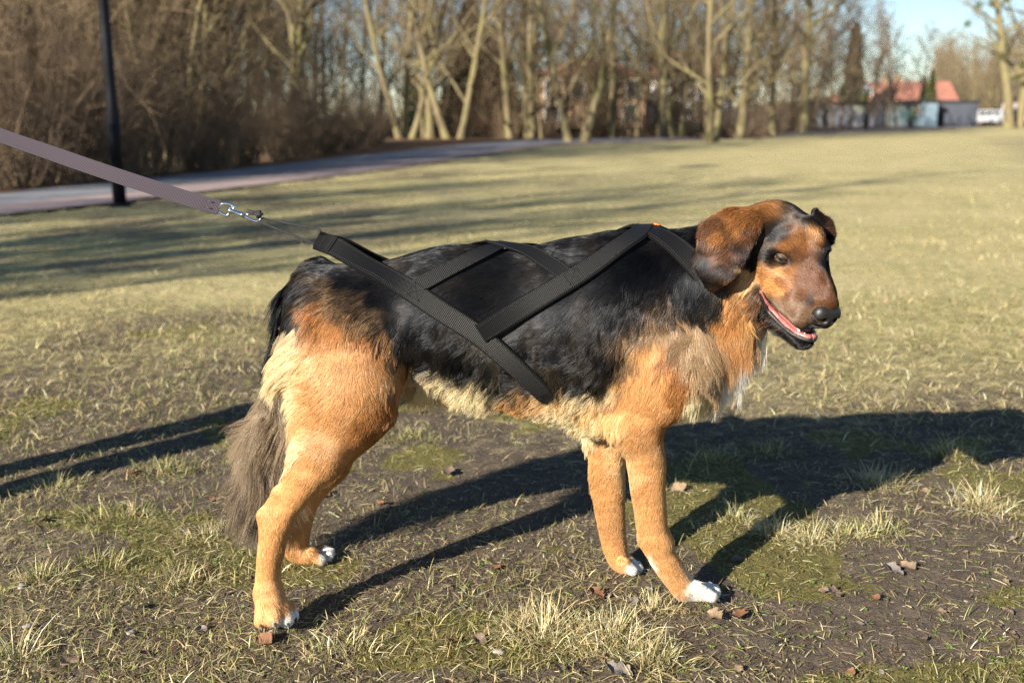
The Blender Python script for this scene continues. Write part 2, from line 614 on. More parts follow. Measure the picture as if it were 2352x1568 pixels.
# the handler's side: trees out of view on the left whose shadows cross the lawn
for off, back, k, s, rz in [(4.3, 9.5, 'pole', .62, .2), (5.3, 12, 'pole', .78, 1.4), (6.0, 14, 'pole', .85, 4.0), (6.9, 12, 'pole', .80, 2.0), (7.7, 16, 'fork', .80, 3.1), (8.6, 14, 'pole', .85, 5.1), (9.6, 17, 'fork', .85, 1.1), (10.6, 15, 'pole', .80, 2.6)]:
    x = -math.cos(SHADOW_AZ) * back - math.sin(SHADOW_AZ) * off
    y = 1.8 - math.sin(SHADOW_AZ) * back + math.cos(SHADOW_AZ) * off
    place('bare_tree', PROTO[k], (x, y, 0), rz, s, TM, 'bare tree beside the lawn, known from its long shadow', 'tree', 'trees beside the lawn')
# the wood behind, told apart only as more of the same
for i in range(80):
    f = ((i + R_.random()) / 80) ** .8
    px = -150 + 2060 * f
    Y = R_.uniform(30, 44) * (1 - f) ** .6 + R_.uniform(44, 82) * f + 4
    x = (px - 1176) / W * Y
    place('bare_tree', PROTO[R_.choice(['tall', 'tall2', 'slim', 'slim', 'slim', 'broad', 'young', 'young'])], (x, Y, 0), R_.random() * 6.28, R_.uniform(.8, 1.15), TM if R_.random() < .7 else TM2,
          'bare tree standing in the wood behind the path', 'tree', 'bare trees of the wood', (R_.uniform(-.06, .06), R_.uniform(-.06, .06)))
for i in range(34):                                   # young poles in the left thicket
    px = R_.uniform(-60, 640); Y = G(px, 445 - px * .105)[1] + R_.uniform(1.0, 14)
    place('sapling', PROTO[R_.choice(['young', 'young', 'slim'])], ((px - 1176) / W * Y, Y, 0), R_.random() * 6.28, R_.uniform(.55, .95), TM if R_.random() < .75 else TM2, 'thin bare sapling in the brown thicket', 'tree', 'saplings of the thicket')
# brush along the path
BM_, BM2 = (M_BRUSH, M_BRUSH), (M_TWIG2, M_TWIG2)
q_ = 0
for px, py, k, sc in [(-60, 440, 'c', .60), (20, 436, 'a', .62), (95, 430, 'c', .52), (165, 424, 'a', .60), (235, 418, 'b', .62), (300, 410, 'c', .50), (355, 404, 'a', .52), (430, 396, 'b', .55), (495, 388, 'a', .45), (560, 379, 'b', .55), (620, 371, 'b', .58), (685, 362, 'b', .60), (745, 354, 'd', .80), (800, 346, 'd', .75), (850, 338, 'd', .62),
                      (60, 424, 'c', .80), (200, 412, 'c', .75), (330, 400, 'c', .70), (460, 384, 'a', .70), (590, 368, 'b', .75), (700, 356, 'b', .78), (790, 343, 'b', .72), (860, 333, 'd', .85), (-20, 425, 'a', .85), (130, 416, 'a', .8), (270, 404, 'b', .8), (400, 390, 'b', .8)]:
    g = G(px, py)
    place('brush', SHRUB[k], (g[0], g[1] + .3, 0), R_.random() * 6.28, sc, BM_ if R_.random() < .6 else BM2, 'tangled brown leafless brush along the far edge of the path', 'shrub', 'brush along the path')
for px, Y in ((1255, 62), (1290, 70), (1325, 66), (1362, 72), (1395, 64), (1430, 70), (1545, 72), (1585, 66)):
    place('bare_tree', PROTO[R_.choice(['slim', 'tall2', 'young'])], ((px - 1176) / W * Y, Y, 0), R_.random() * 6.28, R_.uniform(.9, 1.1), TM, 'bare tree standing in the wood behind the path', 'tree', 'bare trees of the wood')
for i in range(34):                                   # low undergrowth deeper in
    px = 860 + 1010 * (i + R_.random()) / 34
    g = G(px, R_.uniform(296, 307))
    place('brush', SHRUB[R_.choice('abcd')], (g[0], g[1], 0), R_.random() * 6.28, R_.uniform(.7, 1.15), BM_ if R_.random() < .5 else BM2, 'brown undergrowth between the trunks of the tree row', 'shrub', 'undergrowth of the tree row')
# evergreens
def build_evergreen(seed, h, rw):
    r = np.random.default_rng(seed)
    TV, TF = [], []
    pts, e = limb(r, np.array((0, 0, 0.0)), np.array((0, 0, 1.0)), h, 8, .02, .02)
    tube_np(TV, TF, pts, np.linspace(.09, .02, 9), 6)
    n = 5200
    z = r.random(n) ** .8
    a = r.random(n) * 6.28
    rad = rw * np.clip(1.05 - z, .05, 1) ** .75 * (.35 + .65 * r.random(n) ** .5) * (1 + .25 * np.sin(a * 3 + z * 19))
    c = np.stack([np.cos(a) * rad, np.sin(a) * rad, .15 + z * h * .98], 1)
    u = nrm(r.normal(0, 1, (n, 3)) + np.stack([np.cos(a), np.sin(a), np.full(n, -.2)], 1)); v = nrm(np.cross(u, r.normal(0, 1, (n, 3))))
    L = (.10 + .12 * r.random(n))[:, None] * h / 5
    V = np.stack([c - u * L, c + v * L * .4, c + u * L, c - v * L * .4], 1).reshape(-1, 3)
    Q = np.arange(n * 4).reshape(-1, 4)
    return mesh_np('trunk', np.concatenate(TV), quads=np.concatenate(TF)), mesh_np('crown', V, quads=Q, smooth=False)
EVER = build_evergreen(41, 6.0, 1.5)
EVERC = build_evergreen(42, 7.0, .9)
M_EVER = plain('evergreen', (.055, .068, .020), .8, .5, 2, spec=.25)
M_EVERD = plain('evergreen_dark', (.022, .032, .016), .8, .5, 2, spec=.25)
M_EVERY = plain('evergreen_yellow', (.10, .115, .030), .8, .4, 2, spec=.25)
for px, Y, pr, sc, m, lab in [(1085, 62, EVER, 1.35, M_EVERD, 'dark green conifer behind the thick forked tree'), (1130, 66, EVER, 1.2, M_EVER, 'olive green conifer behind the straight pale trunk'),
                              (1160, 60, EVER, .8, M_EVERD, 'low dark evergreen right behind the straight pale trunk'), (960, 50, EVER, .5, M_EVERD, 'low dark evergreen by the litter strip'),
                              (1935, 118, EVERC, 1.55, M_EVERD, 'pointed dark conifer left of the red roofs'), (2112, 112, EVERC, .80, M_EVER, 'olive-green column conifer before the red roofs'),
                              (2096, 113, EVERC, .70, M_EVERD, 'shorter dark green column conifer beside the olive one'), (1965, 104, EVER, .55, M_EVERY, 'round yellow-green shrub below the red roof')]:
    place('evergreen_tree', pr, ((px - 1176) / W * Y, Y, 0), R_.random() * 6, sc, (M_BARK2, m), lab, 'tree', 'evergreens')
# the mistletoe tree at the right edge
def mistletoe_tree(px, py, sc, rz, kind, lab, balls):
    g = G(px, py)
    e = place('mistletoe_tree', PROTO[kind], (g[0], g[1], 0), rz, sc, TM, lab, 'tree', 'mistletoe trees')
    r = np.random.default_rng(77)
    inv = e.matrix_basis.inverted() if False else None
    for bx, by, br in balls:
        n = 420
        c = nrm(r.normal(0, 1, (n, 3))) * (r.random(n) ** .45)[:, None]
        u = nrm(r.normal(0, 1, (n, 3)) + c); v = nrm(np.cross(u, r.normal(0, 1, (n, 3))))
        Vv = np.stack([c - u * .16, c + v * .06, c + u * .16, c - v * .06], 1).reshape(-1, 3)
        wp = P(bx, by, g[1])
        R3 = RM(br, bx, by, g[1])
        me = mesh_np('mistletoe', Vv * R3 / sc, quads=np.arange(n * 4).reshape(-1, 4), smooth=False)
        o = link('mistletoe', me, M_EVERY, e)
        d = (wp - np.array((g[0], g[1], 0))) / sc
        o.location = (d[0] * math.cos(-rz) - d[1] * math.sin(-rz), d[0] * math.sin(-rz) + d[1] * math.cos(-rz), d[2])
mistletoe_tree(2338, 294, 1.35, .8, 'oak', 'large bare tree hung with mistletoe balls at the right edge', [(2248, 12, 10), (2278, 10, 9), (2222, 55, 9), (2310, 0, 9), (2350, 150, 11), (2300, 128, 8), (2338, 175, 9)])
mistletoe_tree(2262, 279, .62, 2.2, 'broad', 'smaller bare mistletoe tree in front of the wooded hill', [(2212, 158, 6), (2210, 205, 6), (2218, 135, 5)])
for px, py, k, sc, lab in [(1952, 297, 'slim', .7, 'bare tree screening the red roof'), (1925, 300, 'young', 1.2, 'thin bare tree left of the red roof'), (1990, 296, 'young', 1.3, 'thin bare tree before the middle of the red roof'), (2060, 295, 'young', 1.2, 'thin bare tree between the two red roofs'), (2090, 294, 'young', 1.1, 'thin bare tree before the green painted garage'), (2010, 293, 'young', .9, 'small bare street tree left of the path lamp'), (2040, 292, 'slim', .62, 'small dark bare tree in front of the garages'), (2175, 282, 'young', 1.3, 'thin bare tree at the foot of the hill')]:
    g = G(px, py)
    place('bare_tree', PROTO[k], (g[0], g[1], 0), R_.random() * 6, sc, TM2, lab, 'tree', 'bare trees by the garages')

# ------------------------------------------------------------------ hill
def hill_h(x, y):
    return 9.5 * np.exp(-((x - 118) / 62) ** 2 - ((y - 250) / 60) ** 2) + 5.0 * np.exp(-((x - 170) / 60) ** 2 - ((y - 200) / 50) ** 2)
hx, hy = np.meshgrid(np.linspace(-20, 330, 60), np.linspace(130, 420, 40), indexing='ij')
hz = hill_h(hx, hy) - .35 + .25 * fbm(np.stack([hx, hy, hx * 0], -1), .05, 3)
n0, n1 = hx.shape
ii = np.arange((n0 - 1) * (n1 - 1)); a_ = (ii // (n1 - 1)) * n1 + ii % (n1 - 1)
hill = link('hill', mesh_np('hill', np.stack([hx, hy, hz], -1).reshape(-1, 3), quads=np.stack([a_, a_ + n1, a_ + n1 + 1, a_ + 1], 1)), plain('hill_ground', (.13, .10, .06), .95, .35, .2))
tag(hill, 'low wooded hill on the right', None, None, 'structure')
for i in range(64):
    px = R_.uniform(2110, 2430); Y = R_.uniform(145, 250)
    x = (px - 1176) / W * Y
    place('bare_tree', PROTO[R_.choice(['broad', 'tall', 'multi', 'fork'])], (x, Y, float(hill_h(x, Y)) - .4), R_.random() * 6.28, R_.uniform(.6, .9), TM, 'distant bare tree on the wooded hill', 'tree', 'trees on the hill')

# ------------------------------------------------------------------ lamp posts
M_POST = plain('lamp_post_paint', (.005, .006, .010), .6, .2, 10, spec=.2)
def lamp_post(px, py, h, r, lab):
    g = G(px, py)
    e = empty('lamp_post', (g[0], g[1], 0)); tag(e, lab, 'lamp post', 'lamp posts by the path')
    m = MB(); m.tube([(0, 0, 0), (0, 0, .9), (0, 0, 1.0), (0, 0, h)], [r * 1.25, r * 1.25, r, r * .75], 14); m.build('post', M_POST, e)
    m = MB(); m.tube([(0, 0, 0), (0, 0, .035)], [r * 2.2, r * 2.0], 14); m.build('base_plate', M_POST, e)
    m = MB(); m.tube([(0, 0, h), (0, 0, h + .10), (0, 0, h + .42), (0, 0, h + .50)], [.10, .16, .22, .05], 14); hd = m.build('lantern', plain('lantern_glass', (.55, .58, .60), .2, .05), e)
    m = MB(); m.tube([(0, 0, h + .50), (0, 0, h + .56)], [.26, .10], 14); m.build('lantern_cap', M_POST, hd)
    m = MB(); m.box((0, -r * 1.2, .62), (.07, .02, .36)); m.build('service_door', M_POST, e)
lamp_post(276, 474, 4.6, .052, 'dark blue-black lamp post beside the path, crossed by the leash')
lamp_post(1984, 299, 2.35, .06, 'short path lamp in front of the painted garages')

# ------------------------------------------------------------------ buildings
M_ROOF = plain('red_roof', (.30, .125, .09), .85, .2, 1.5)
M_CREAM = plain('cream_render', (.62, .50, .36), .9, .06, 2)
M_WHITE = plain('white_render', (.72, .70, .66), .9, .06, 2)
M_PEACH = plain('peach_render', (.46, .30, .19), .9, .06, 2)
M_GLASS = plain('window_glass', (.04, .05, .065), .1, .2, 2)
M_FRAME = plain('window_frame', (.7, .7, .68), .6, .05, 5)
M_DOORW = plain('door_wood', (.12, .07, .04), .7, .2, 5)
def house(cx, Y, w, d, hw, hr, mat, lab, wins, hip=False, chim=(), dorm=()):
    e = empty('house', (cx, Y, 0)); tag(e, lab, 'house')
    m = MB(); m.box((0, 0, hw / 2), (w, d, hw)); m.build('wall', mat, e, smooth=False)
    m = MB()
    o = .35
    ins = d * .45 if hip else -.01
    m.add([(-w / 2 - o, -d / 2 - o, hw + .02), (w / 2 + o, -d / 2 - o, hw + .02), (w / 2 + o, d / 2 + o, hw + .02), (-w / 2 - o, d / 2 + o, hw + .02), (-w / 2 - o + ins, 0, hw + hr), (w / 2 + o - ins, 0, hw + hr)],
          [(0, 1, 5, 4), (2, 3, 4, 5), (1, 2, 5), (3, 0, 4), (3, 2, 1, 0)])
    rf = m.build('roof', M_ROOF, e, smooth=False)
    for c in chim:
        m = MB(); m.box((c, .3, hw + hr), (.7, .6, 1.6)); m.build('chimney', M_PEACH, rf, smooth=False)
    for x in dorm:
        m = MB(); m.box((x, -d * .27, hw + hr * .46 + .1), (1.2, 1.5, 1.1)); dm = m.build('dormer', M_WHITE, rf, smooth=False)
        m = MB(); m.box((x, -d * .27 - .77, hw + hr * .46 + .12), (.8, .05, .7)); m.build('pane', M_GLASS, dm, smooth=False)
    for x, z, ww, wh in wins:
        m = MB(); m.box((x, -d / 2 - .03, z), (ww + .2, .10, wh + .2)); f = m.build('window', M_FRAME, e, smooth=False)
        m = MB(); m.box((x, -d / 2 - .075, z), (ww, .05, wh)); m.build('pane', M_GLASS, f, smooth=False)
    m = MB(); m.box((w * .12, -d / 2 - .04, 1.05), (1.0, .1, 2.1)); m.build('door', M_DOORW, e, smooth=False)
    return e
def at_x(px, Y): return (px - 1176) / W * Y
house(at_x(1972, 128), 128, 9.0, 7, 2.4, 2.5, M_CREAM, 'long low house with bright red roof behind the garages', [(-3.4, 1.5, 1, 1.1), (-1.6, 1.5, 1, 1.1), (3.2, 1.5, 1, 1.1)], True, (2.0,), (-1.0,))
house(at_x(2078, 140), 140, 8.0, 7, 2.7, 2.7, M_PEACH, 'second red-roofed house with peach gable further right', [(-2.9, 1.6, 1, 1.2), (-1.2, 1.6, 1, 1.2), (2.9, 1.6, 1, 1.2)], False, (-2.4,), ())
house(at_x(1345, 84), 84, 8.5, 8, 3.9, 1.5, M_PEACH, 'peach house glimpsed through the trunks of the tree row', [(-3.0, 2.9, 1.0, 1.2), (-1, 2.9, 1.0, 1.2), (1.4, 2.9, 1.0, 1.2), (3.2, 2.9, 1.0, 1.2), (-3, 1.1, 1.0, 1.2), (3, 1.1, 1.0, 1.2)], True)
house(at_x(1570, 88), 88, 5.6, 7, 4.0, 2.2, M_WHITE, 'white house with red roof glimpsed between the bushy trees', [(-1.5, 3.0, .9, 1.2), (1.4, 3.0, .9, 1.2), (-1.5, 1.3, .9, 1.2)], False)
def graffiti_material(name, base, cols, sc):
    t = NT(name)
    c = t.coord('Object')
    v = t.new('ShaderNodeTexVoronoi'); v.inputs['Scale'].default_value = sc; v.inputs['Randomness'].default_value = 1
    nz = t.noise(1.3, 3, .6, c)
    ad = t.new('ShaderNodeVectorMath', operation='ADD'); t.link(c, ad.inputs[0]); t.link(nz.outputs['Color'], ad.inputs[1])
    t.link(ad.outputs[0], v.inputs['Vector'])
    st = [(i / len(cols), k) for i, k in enumerate(cols)]
    sep = t.new('ShaderNodeSeparateColor'); t.link(v.outputs['Color'], sep.inputs[0])
    rp = t.ramp(sep.outputs[0], st)
    m2 = t.noise(.8, 2, .5, c)
    t.link(t.mix(t.ramp(m2.outputs[0], [(.46, (0, 0, 0)), (.54, (1, 1, 1))]), base, rp), t.b.inputs['Base Color'])
    t.b.inputs['Roughness'].default_value = .7
    return t.m
M_TAR = plain('garage_roof', (.035, .03, .028), .9, .2, 2)
def garage(px0, px1, Y, h, mat, lab, turn=0.0, door=None):
    x0, x1 = at_x(px0, Y), at_x(px1, Y)
    w = x1 - x0
    e = empty('garage', ((x0 + x1) / 2, Y, 0)); e.rotation_euler = (0, 0, turn); tag(e, lab, 'garage', 'row of garages')
    m = MB(); m.box((0, 2.4, h / 2), (w, 4.8, h)); m.build('wall', mat, e, smooth=False)
    m = MB(); m.box((0, 2.35, h + .09), (w + .3, 5.3, .16)); m.build('roof', M_TAR, e, smooth=False)
    if door is not None:
        k = max(1, int(w / 2.8))
        for i in range(k):
            m = MB(); m.box((-w / 2 + (i + .5) * w / k, -.03, 1.0), (w / k * .8, .08, 1.95)); m.build('door', door, e, smooth=False)
M_GR1 = graffiti_material('wall_paint_pale', (.10, .11, .135), [(.26, .25, .21), (.07, .09, .16), (.28, .28, .30), (.04, .045, .06), (.20, .22, .17)], .9)
M_GR2 = graffiti_material('wall_paint_green', (.10, .13, .15), [(.05, .17, .06), (.04, .09, .14), (.24, .24, .17), (.03, .13, .10), (.30, .28, .19)], 1.0)
M_BLUEW = plain('pale_blue_wall', (.16, .23, .29), .8, .1, 2)
M_DARKB = plain('dark_blue_doors', (.018, .025, .045), .6, .3, 1.2)
garage(1868, 1990, 92, 1.95, M_GR1, 'garage with pale blue and cream painted wall')
garage(1992, 2012, 91.5, 2.0, M_DARKB, 'narrow dark garage between the two painted ones', 0, M_DARKB)
garage(2030, 2098, 90, 1.95, M_GR2, 'garage with green painted wall')
garage(2100, 2130, 89, 2.1, M_BLUEW, 'pale blue garage end wall')
garage(2132, 2216, 90, 2.05, M_DARKB, 'long dark blue garage row running into the distance', -.42, M_DARKB)
# ================================================================== ground
PAWS = [P(632, 1420, 1.63)[:2], P(730, 1280, 1.93)[:2], P(1605, 1365, 1.762)[:2], P(1445, 1302, 1.885)[:2]]
NEAR_EDGE = [G(*q)[:2] for q in ((-900, 585), (-300, 525), (0, 495), (300, 462), (600, 425), (900, 388), (1100, 358), (1250, 336), (1400, 329), (1600, 322), (1850, 310), (2050, 301), (2250, 292))]
MID_EDGE = [G(*q)[:2] for q in ((-900, 560), (-300, 502), (0, 473), (300, 441), (600, 406), (900, 371), (1100, 347), (1250, 330), (1400, 324.5), (1600, 318.5), (1850, 307.5), (2050, 299.2), (2250, 291))]
FAR_EDGE = [G(*q)[:2] for q in ((-900, 525), (-300, 473), (0, 447), (300, 416), (600, 385), (900, 350), (1100, 331), (1250, 322), (1400, 319), (1600, 314), (1850, 305), (2050, 297.5), (2250, 290))]
NE2 = np.array(NEAR_EDGE); FE2 = np.array(FAR_EDGE)
def beyond(x, y, edge):
    """how far past an edge of the path, metres along Y"""
    xs, ys = edge[:, 0], edge[:, 1]
    return y - np.interp(x, xs, ys)
def gz(x, y):
    p = np.stack([x, y, np.zeros_like(x)], -1)
    z = .010 * fbm(p, 2.3, 61, 3) + .0065 * fbm(p, 14, 71, 3) + .004 * fbm(p, 55, 81, 2)
    for q in PAWS:
        w = np.exp(-((x - q[0]) ** 2 + (y - q[1]) ** 2) / (2 * .055 ** 2))
        z = z * (1 - w) + (.001) * w
    onp = ss((beyond(x, y, NE2) + .3) / .3) * ss((-beyond(x, y, FE2) + .3) / .3)
    z = z * (1 - onp) - .03 * onp
    return z * np.where(y > 12, .6, 1) + dip(x, y) + np.where(y > 60, -.02, 0)
rows = np.concatenate([np.linspace(-60, .5, 24), .72 * (1.0065 ** np.arange(0, 330)), .72 * 1.0065 ** 330 * (1.035 ** np.arange(0, 150))])
rows = rows[rows < 900]
cols = np.concatenate([-np.geomspace(14, .72, 26), np.linspace(-.7, .7, 330), np.geomspace(.72, 14, 26)])
GX = cols[None, :] * (np.maximum(rows, .9)[:, None] * .80 + .62) + 0 * rows[:, None]
GY = rows[:, None] + 0 * GX
GZ = gz(GX, GY)
gp = np.stack([GX, GY, GX * 0], -1)
n0, n1 = GX.shape
ii = np.arange((n0 - 1) * (n1 - 1)); a_ = (ii // (n1 - 1)) * n1 + ii % (n1 - 1)
# what grows where: R moss, G straw turf, B leaf litter
def masks(x, y):
    p = np.stack([x, y, np.zeros_like(x)], -1)
    n1_, n2_, n3_ = fbm(p, 1.1, 5, 3), fbm(p, 3.2, 15, 3), fbm(p, .35, 25, 3)
    moss = ss((n2_ * 1.1 + .35 * ss((x - .0) / .5) * ss((3.2 - y) / .8) - .12) / .30) * ss((5.5 - y) / 2)
    straw = ss((y - 2.2 + n1_ * 1.2 - .25 * ss((.2 - x) / .5)) / 3.0) * .9 + .12
    straw = np.clip(straw + .35 * n1_ * ss((y - 3) / 2) + .25 * ss((-.5 - x) / .6) * ss((3 - y) / 1.5), 0, 1)
    straw = straw * (1 - .55 * ss((n1_ + .05) / .25) * ss((1.5 - x) / 3) * ss((y - 2.5) / 1.5))
    lit = ss(beyond(x, y, FE2) / .5)
    bare = ss((x / np.maximum(y, 1) - .40 + .10 * n3_) / .12) * ss((y - 14) / 6) * ss((60 - y) / 20)
    return moss, straw * (1 - .45 * bare), lit, bare
mo, stw, lit, bare = masks(GX, GY)
ground_me = mesh_np('ground', np.stack([GX, GY, GZ], -1).reshape(-1, 3), quads=np.stack([a_, a_ + 1, a_ + n1 + 1, a_ + n1], 1))
vcol(ground_me, np.stack([mo, stw, lit], -1).reshape(-1, 3), 'mask')
def ground_material():
    t = NT('soil_and_turf')
    c = t.coord('Object')
    sep = t.new('ShaderNodeSeparateColor'); t.link(t.attr('mask'), sep.inputs[0])
    big, mid, fine, grit = t.noise(.9, 4, .6, c), t.noise(16, 5, .65, c), t.noise(120, 4, .7, c), t.noise(420, 3, .7, c)
    soil = t.ramp(mid.outputs[0], [(.30, (.060, .044, .032)), (.50, (.105, .079, .058)), (.72, (.180, .142, .106))])
    soil = t.mix(.5, soil, t.ramp(fine.outputs[0], [(.32, (.036, .026, .019)), (.68, (.20, .160, .12))]))
    mossc = t.ramp(fine.outputs[0], [(.30, (.060, .054, .018)), (.52, (.145, .128, .040)), (.72, (.25, .21, .080))])
    strawc = t.ramp(fine.outputs[0], [(.28, (.24, .198, .100)), (.50, (.52, .43, .230)), (.74, (.66, .56, .33))])
    olive = t.ramp(mid.outputs[0], [(.35, (.25, .225, .090)), (.65, (.48, .41, .205))])
    strawc = t.mix(t.ramp(big.outputs[0], [(.30, (.15, .15, .15)), (.58, (.95, .95, .95))]), strawc, olive)
    litc = t.ramp(fine.outputs[0], [(.3, (.060, .034, .018)), (.55, (.17, .095, .05)), (.75, (.30, .18, .10))])
    def thr(v, nz, lo, hi):
        ad = t.new('ShaderNodeMath', operation='ADD'); t.link(v, ad.inputs[0])
        sb = t.new('ShaderNodeMath', operation='SUBTRACT'); t.link(nz, sb.inputs[0]); sb.inputs[1].default_value = .5
        t.link(sb.outputs[0], ad.inputs[1])
        mr = t.new('ShaderNodeMapRange'); mr.inputs[1].default_value = lo; mr.inputs[2].default_value = hi
        t.link(ad.outputs[0], mr.inputs[0])
        return mr.outputs[0]
    col = t.mix(thr(sep.outputs[0], mid.outputs[0], .42, .62), soil, mossc)
    col = t.mix(thr(sep.outputs[1], mid.outputs[0], .25, .75), col, strawc)
    col = t.mix(sep.outputs[2], col, litc)
    t.link(col, t.b.inputs['Base Color'])
    t.b.inputs['Roughness'].default_value = .95
    t.b.inputs['Specular IOR Level'].default_value = .2
    b1 = t.new('ShaderNodeMath', operation='MULTIPLY_ADD'); t.link(grit.outputs[0], b1.inputs[0]); b1.inputs[1].default_value = .35; t.link(fine.outputs[0], b1.inputs[2])
    t.bump(b1.outputs[0], .9, .010)
    return t.m
ground = link('ground', ground_me, ground_material())
tag(ground, 'mossy soil and straw-coloured winter turf', None, None, 'structure')

# ------------------------------------------------------------------ path
def strip(name, e0, e1, z, mat, lab):
    p0, p1 = spl(np.c_[np.array(e0), np.zeros(len(e0))], 90), spl(np.c_[np.array(e1), np.zeros(len(e1))], 90)
    V = []
    for f in np.linspace(0, 1, 5):
        q = p0 * (1 - f) + p1 * f
        q[:, 2] = z + dip(q[:, 0], q[:, 1])
        V.append(q)
    V = np.stack(V, 1)
    n, m = V.shape[:2]
    i = np.arange((n - 1) * (m - 1)); a = (i // (m - 1)) * m + i % (m - 1)
    o = link(name, mesh_np(name, V.reshape(-1, 3), quads=np.stack([a, a + m, a + m + 1, a + 1], 1)), mat)
    return tag(o, lab, None, None, 'structure')
M_ASPH = plain('asphalt', (.20, .205, .225), .85, .22, 3, bump=.3, bscale=120)
M_PINK = plain('pink_paving', (.32, .245, .235), .85, .18, 4, bump=.3, bscale=80)
strip('path', NEAR_EDGE, MID_EDGE, .012, M_PINK, 'pinkish paved strip of the path nearer the lawn')
strip('path', MID_EDGE, FAR_EDGE, .016, M_ASPH, 'blue-grey asphalt strip of the path')

# ------------------------------------------------------------------ grass
PAL = dict(straw=(.48, .395, .205), pale=(.62, .545, .34), green=(.16, .18, .052), olive=(.28, .25, .098), brown=(.17, .122, .074))
def blades(root, az, h, lean, width, col, curl=.5, flat=None):
    """bent tapering blades as one mesh: 7 vertices each"""
    n = len(root)
    d = np.stack([np.cos(az), np.sin(az), np.zeros(n)], 1)
    if flat is None: flat = rng.random(n) * 6.28
    w = np.stack([np.cos(az + 1.57 + .6 * np.sin(flat)), np.sin(az + 1.57 + .6 * np.sin(flat)), .35 * np.sin(flat * 2)], 1)
    P_ = []
    for s, ws in ((0, 1), (.45, .9), (.78, .62)):
        th = lean * (1 + curl * s)
        c = root + (d * np.sin(th)[:, None] + np.array((0, 0, 1.0)) * np.cos(th)[:, None]) * (h * s)[:, None]
        P_ += [c - w * (width * ws * .5)[:, None], c + w * (width * ws * .5)[:, None]]
    th = lean * (1 + curl)
    P_.append(root + (d * np.sin(th)[:, None] + np.array((0, 0, 1.0)) * np.cos(th)[:, None]) * h[:, None])
    V = np.stack(P_, 1)
    b = np.arange(n)[:, None] * 7
    Q = np.concatenate([b + np.array((0, 1, 3, 2)), b + np.array((2, 3, 5, 4))])
    T = b + np.array((4, 5, 6))
    C = np.repeat(col, 7, axis=0)
    return V.reshape(-1, 3), Q, T, C
def pick(n, probs):
    names = list(probs); pr = np.array([probs[k] for k in names], float); pr /= pr.sum()
    c = np.array([PAL[k] for k in names])[rng.choice(len(names), n, p=pr)]
    return np.clip(c * (1 + .28 * rng.normal(0, 1, (n, 1))) * (1 + .06 * rng.normal(0, 1, (n, 3))), .01, .75)
def grass_obj(name, parts, lab):
    V, Q, T, C, b = [], [], [], [], 0
    for v, q, t, c in parts:
        V.append(v); Q.append(q + b); T.append(t + b); C.append(c); b += len(v)
    me = mesh_np(name, np.concatenate(V), quads=np.concatenate(Q), tris=np.concatenate(T), smooth=False)
    vcol(me, np.concatenate(C))
    o = link(name, me, M_GRASS)
    return o
M_GRASS = attr_mat('grass_blades', .75, .25, 'col', .25)
def field(n, y0, y1, pw=1.6):
    u = rng.random(n); k = 1 - pw
    y = (y0 ** k + u * (y1 ** k - y0 ** k)) ** (1 / k)
    x = (rng.random(n) * 2 - 1) * (.60 * y + .55)
    return x, y
_t = time.time()
# straw lying flat on the soil
x, y = field(150000, .95, 4.8)
keep = rng.random(len(x)) < np.clip(.56 + .9 * fbm(np.stack([x, y, 0 * x], 1), 3.0, 91, 3) + .25 * ss((.2 - x) / .6) - .25 * ss((x - .15) / .5) * ss((2.4 - y) / .8), .06, 1)
x, y = x[keep], y[keep]; n = len(x)
root = np.stack([x, y, gz(x, y) + .001 + .004 * rng.random(n)], 1)
thatch = blades(root, rng.random(n) * 6.28, .007 + .034 * rng.random(n) ** 2.2, 1.15 + .42 * rng.random(n), .0009 + .0011 * rng.random(n), pick(n, dict(straw=3, pale=1.2, brown=3.2, olive=2.0, green=.6)), .12)
# short upright growth
x, y = field(90000, .95, 6.5)
dn = fbm(np.stack([x, y, 0 * x], 1), 2.4, 93, 3) + .45 * fbm(np.stack([x, y, 0 * x], 1), 9, 95, 2)
keep = rng.random(len(x)) < np.clip(.32 + 1.3 * dn + .35 * ss((-.15 - x) / .6) + .35 * ss((y - 2.6) / 1.2) - .3 * ss((x - .1) / .4) * ss((2.3 - y) / .7), .015, 1)
for q in PAWS: keep &= ((x - q[0]) ** 2 + (y - q[1]) ** 2) > .055 ** 2
x, y = x[keep], y[keep]; n = len(x)
root = np.stack([x, y, gz(x, y)], 1)
cl = fbm(root, 6, 97, 2)
low = blades(root, rng.random(n) * 6.28, (.010 + .024 * rng.random(n)) * (1 + .5 * cl), (.25 + .75 * rng.random(n)), .0009 + .0009 * rng.random(n), pick(n, dict(straw=2.4, pale=.6, olive=4, green=3.2, brown=.8)), .6)
# turf of the middle distance
x, y = field(185000, 2.1, 17, 1.5)
keep = (beyond(x, y, NE2) < -.15) & (rng.random(len(x)) < np.clip(.62 + 1.1 * fbm(np.stack([x, y, 0 * x], 1), 1.2, 99, 3), .10, 1) * (1 - .5 * ss((fbm(np.stack([x, y, 0 * x], 1), 1.1, 5, 3) + .05) / .25) * ss((1.5 - x) / 3)) * ss((y - 2.1 + .9 * fbm(np.stack([x, y, 0 * x], 1), 1.6, 107, 2) + .5 * ss((-.2 - x) / .5)) / 2.6))
x, y = x[keep], y[keep]; n = len(x)
root = np.stack([x, y, gz(x, y)], 1)
pn = fbm(root, .9, 121, 3) + .5 * fbm(root, 3.1, 123, 2)
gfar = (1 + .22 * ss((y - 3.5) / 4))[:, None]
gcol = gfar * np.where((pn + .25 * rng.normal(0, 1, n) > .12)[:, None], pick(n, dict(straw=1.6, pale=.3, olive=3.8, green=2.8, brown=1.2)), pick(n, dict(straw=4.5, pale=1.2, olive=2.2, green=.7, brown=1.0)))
sf = (.9 + .12 * y)
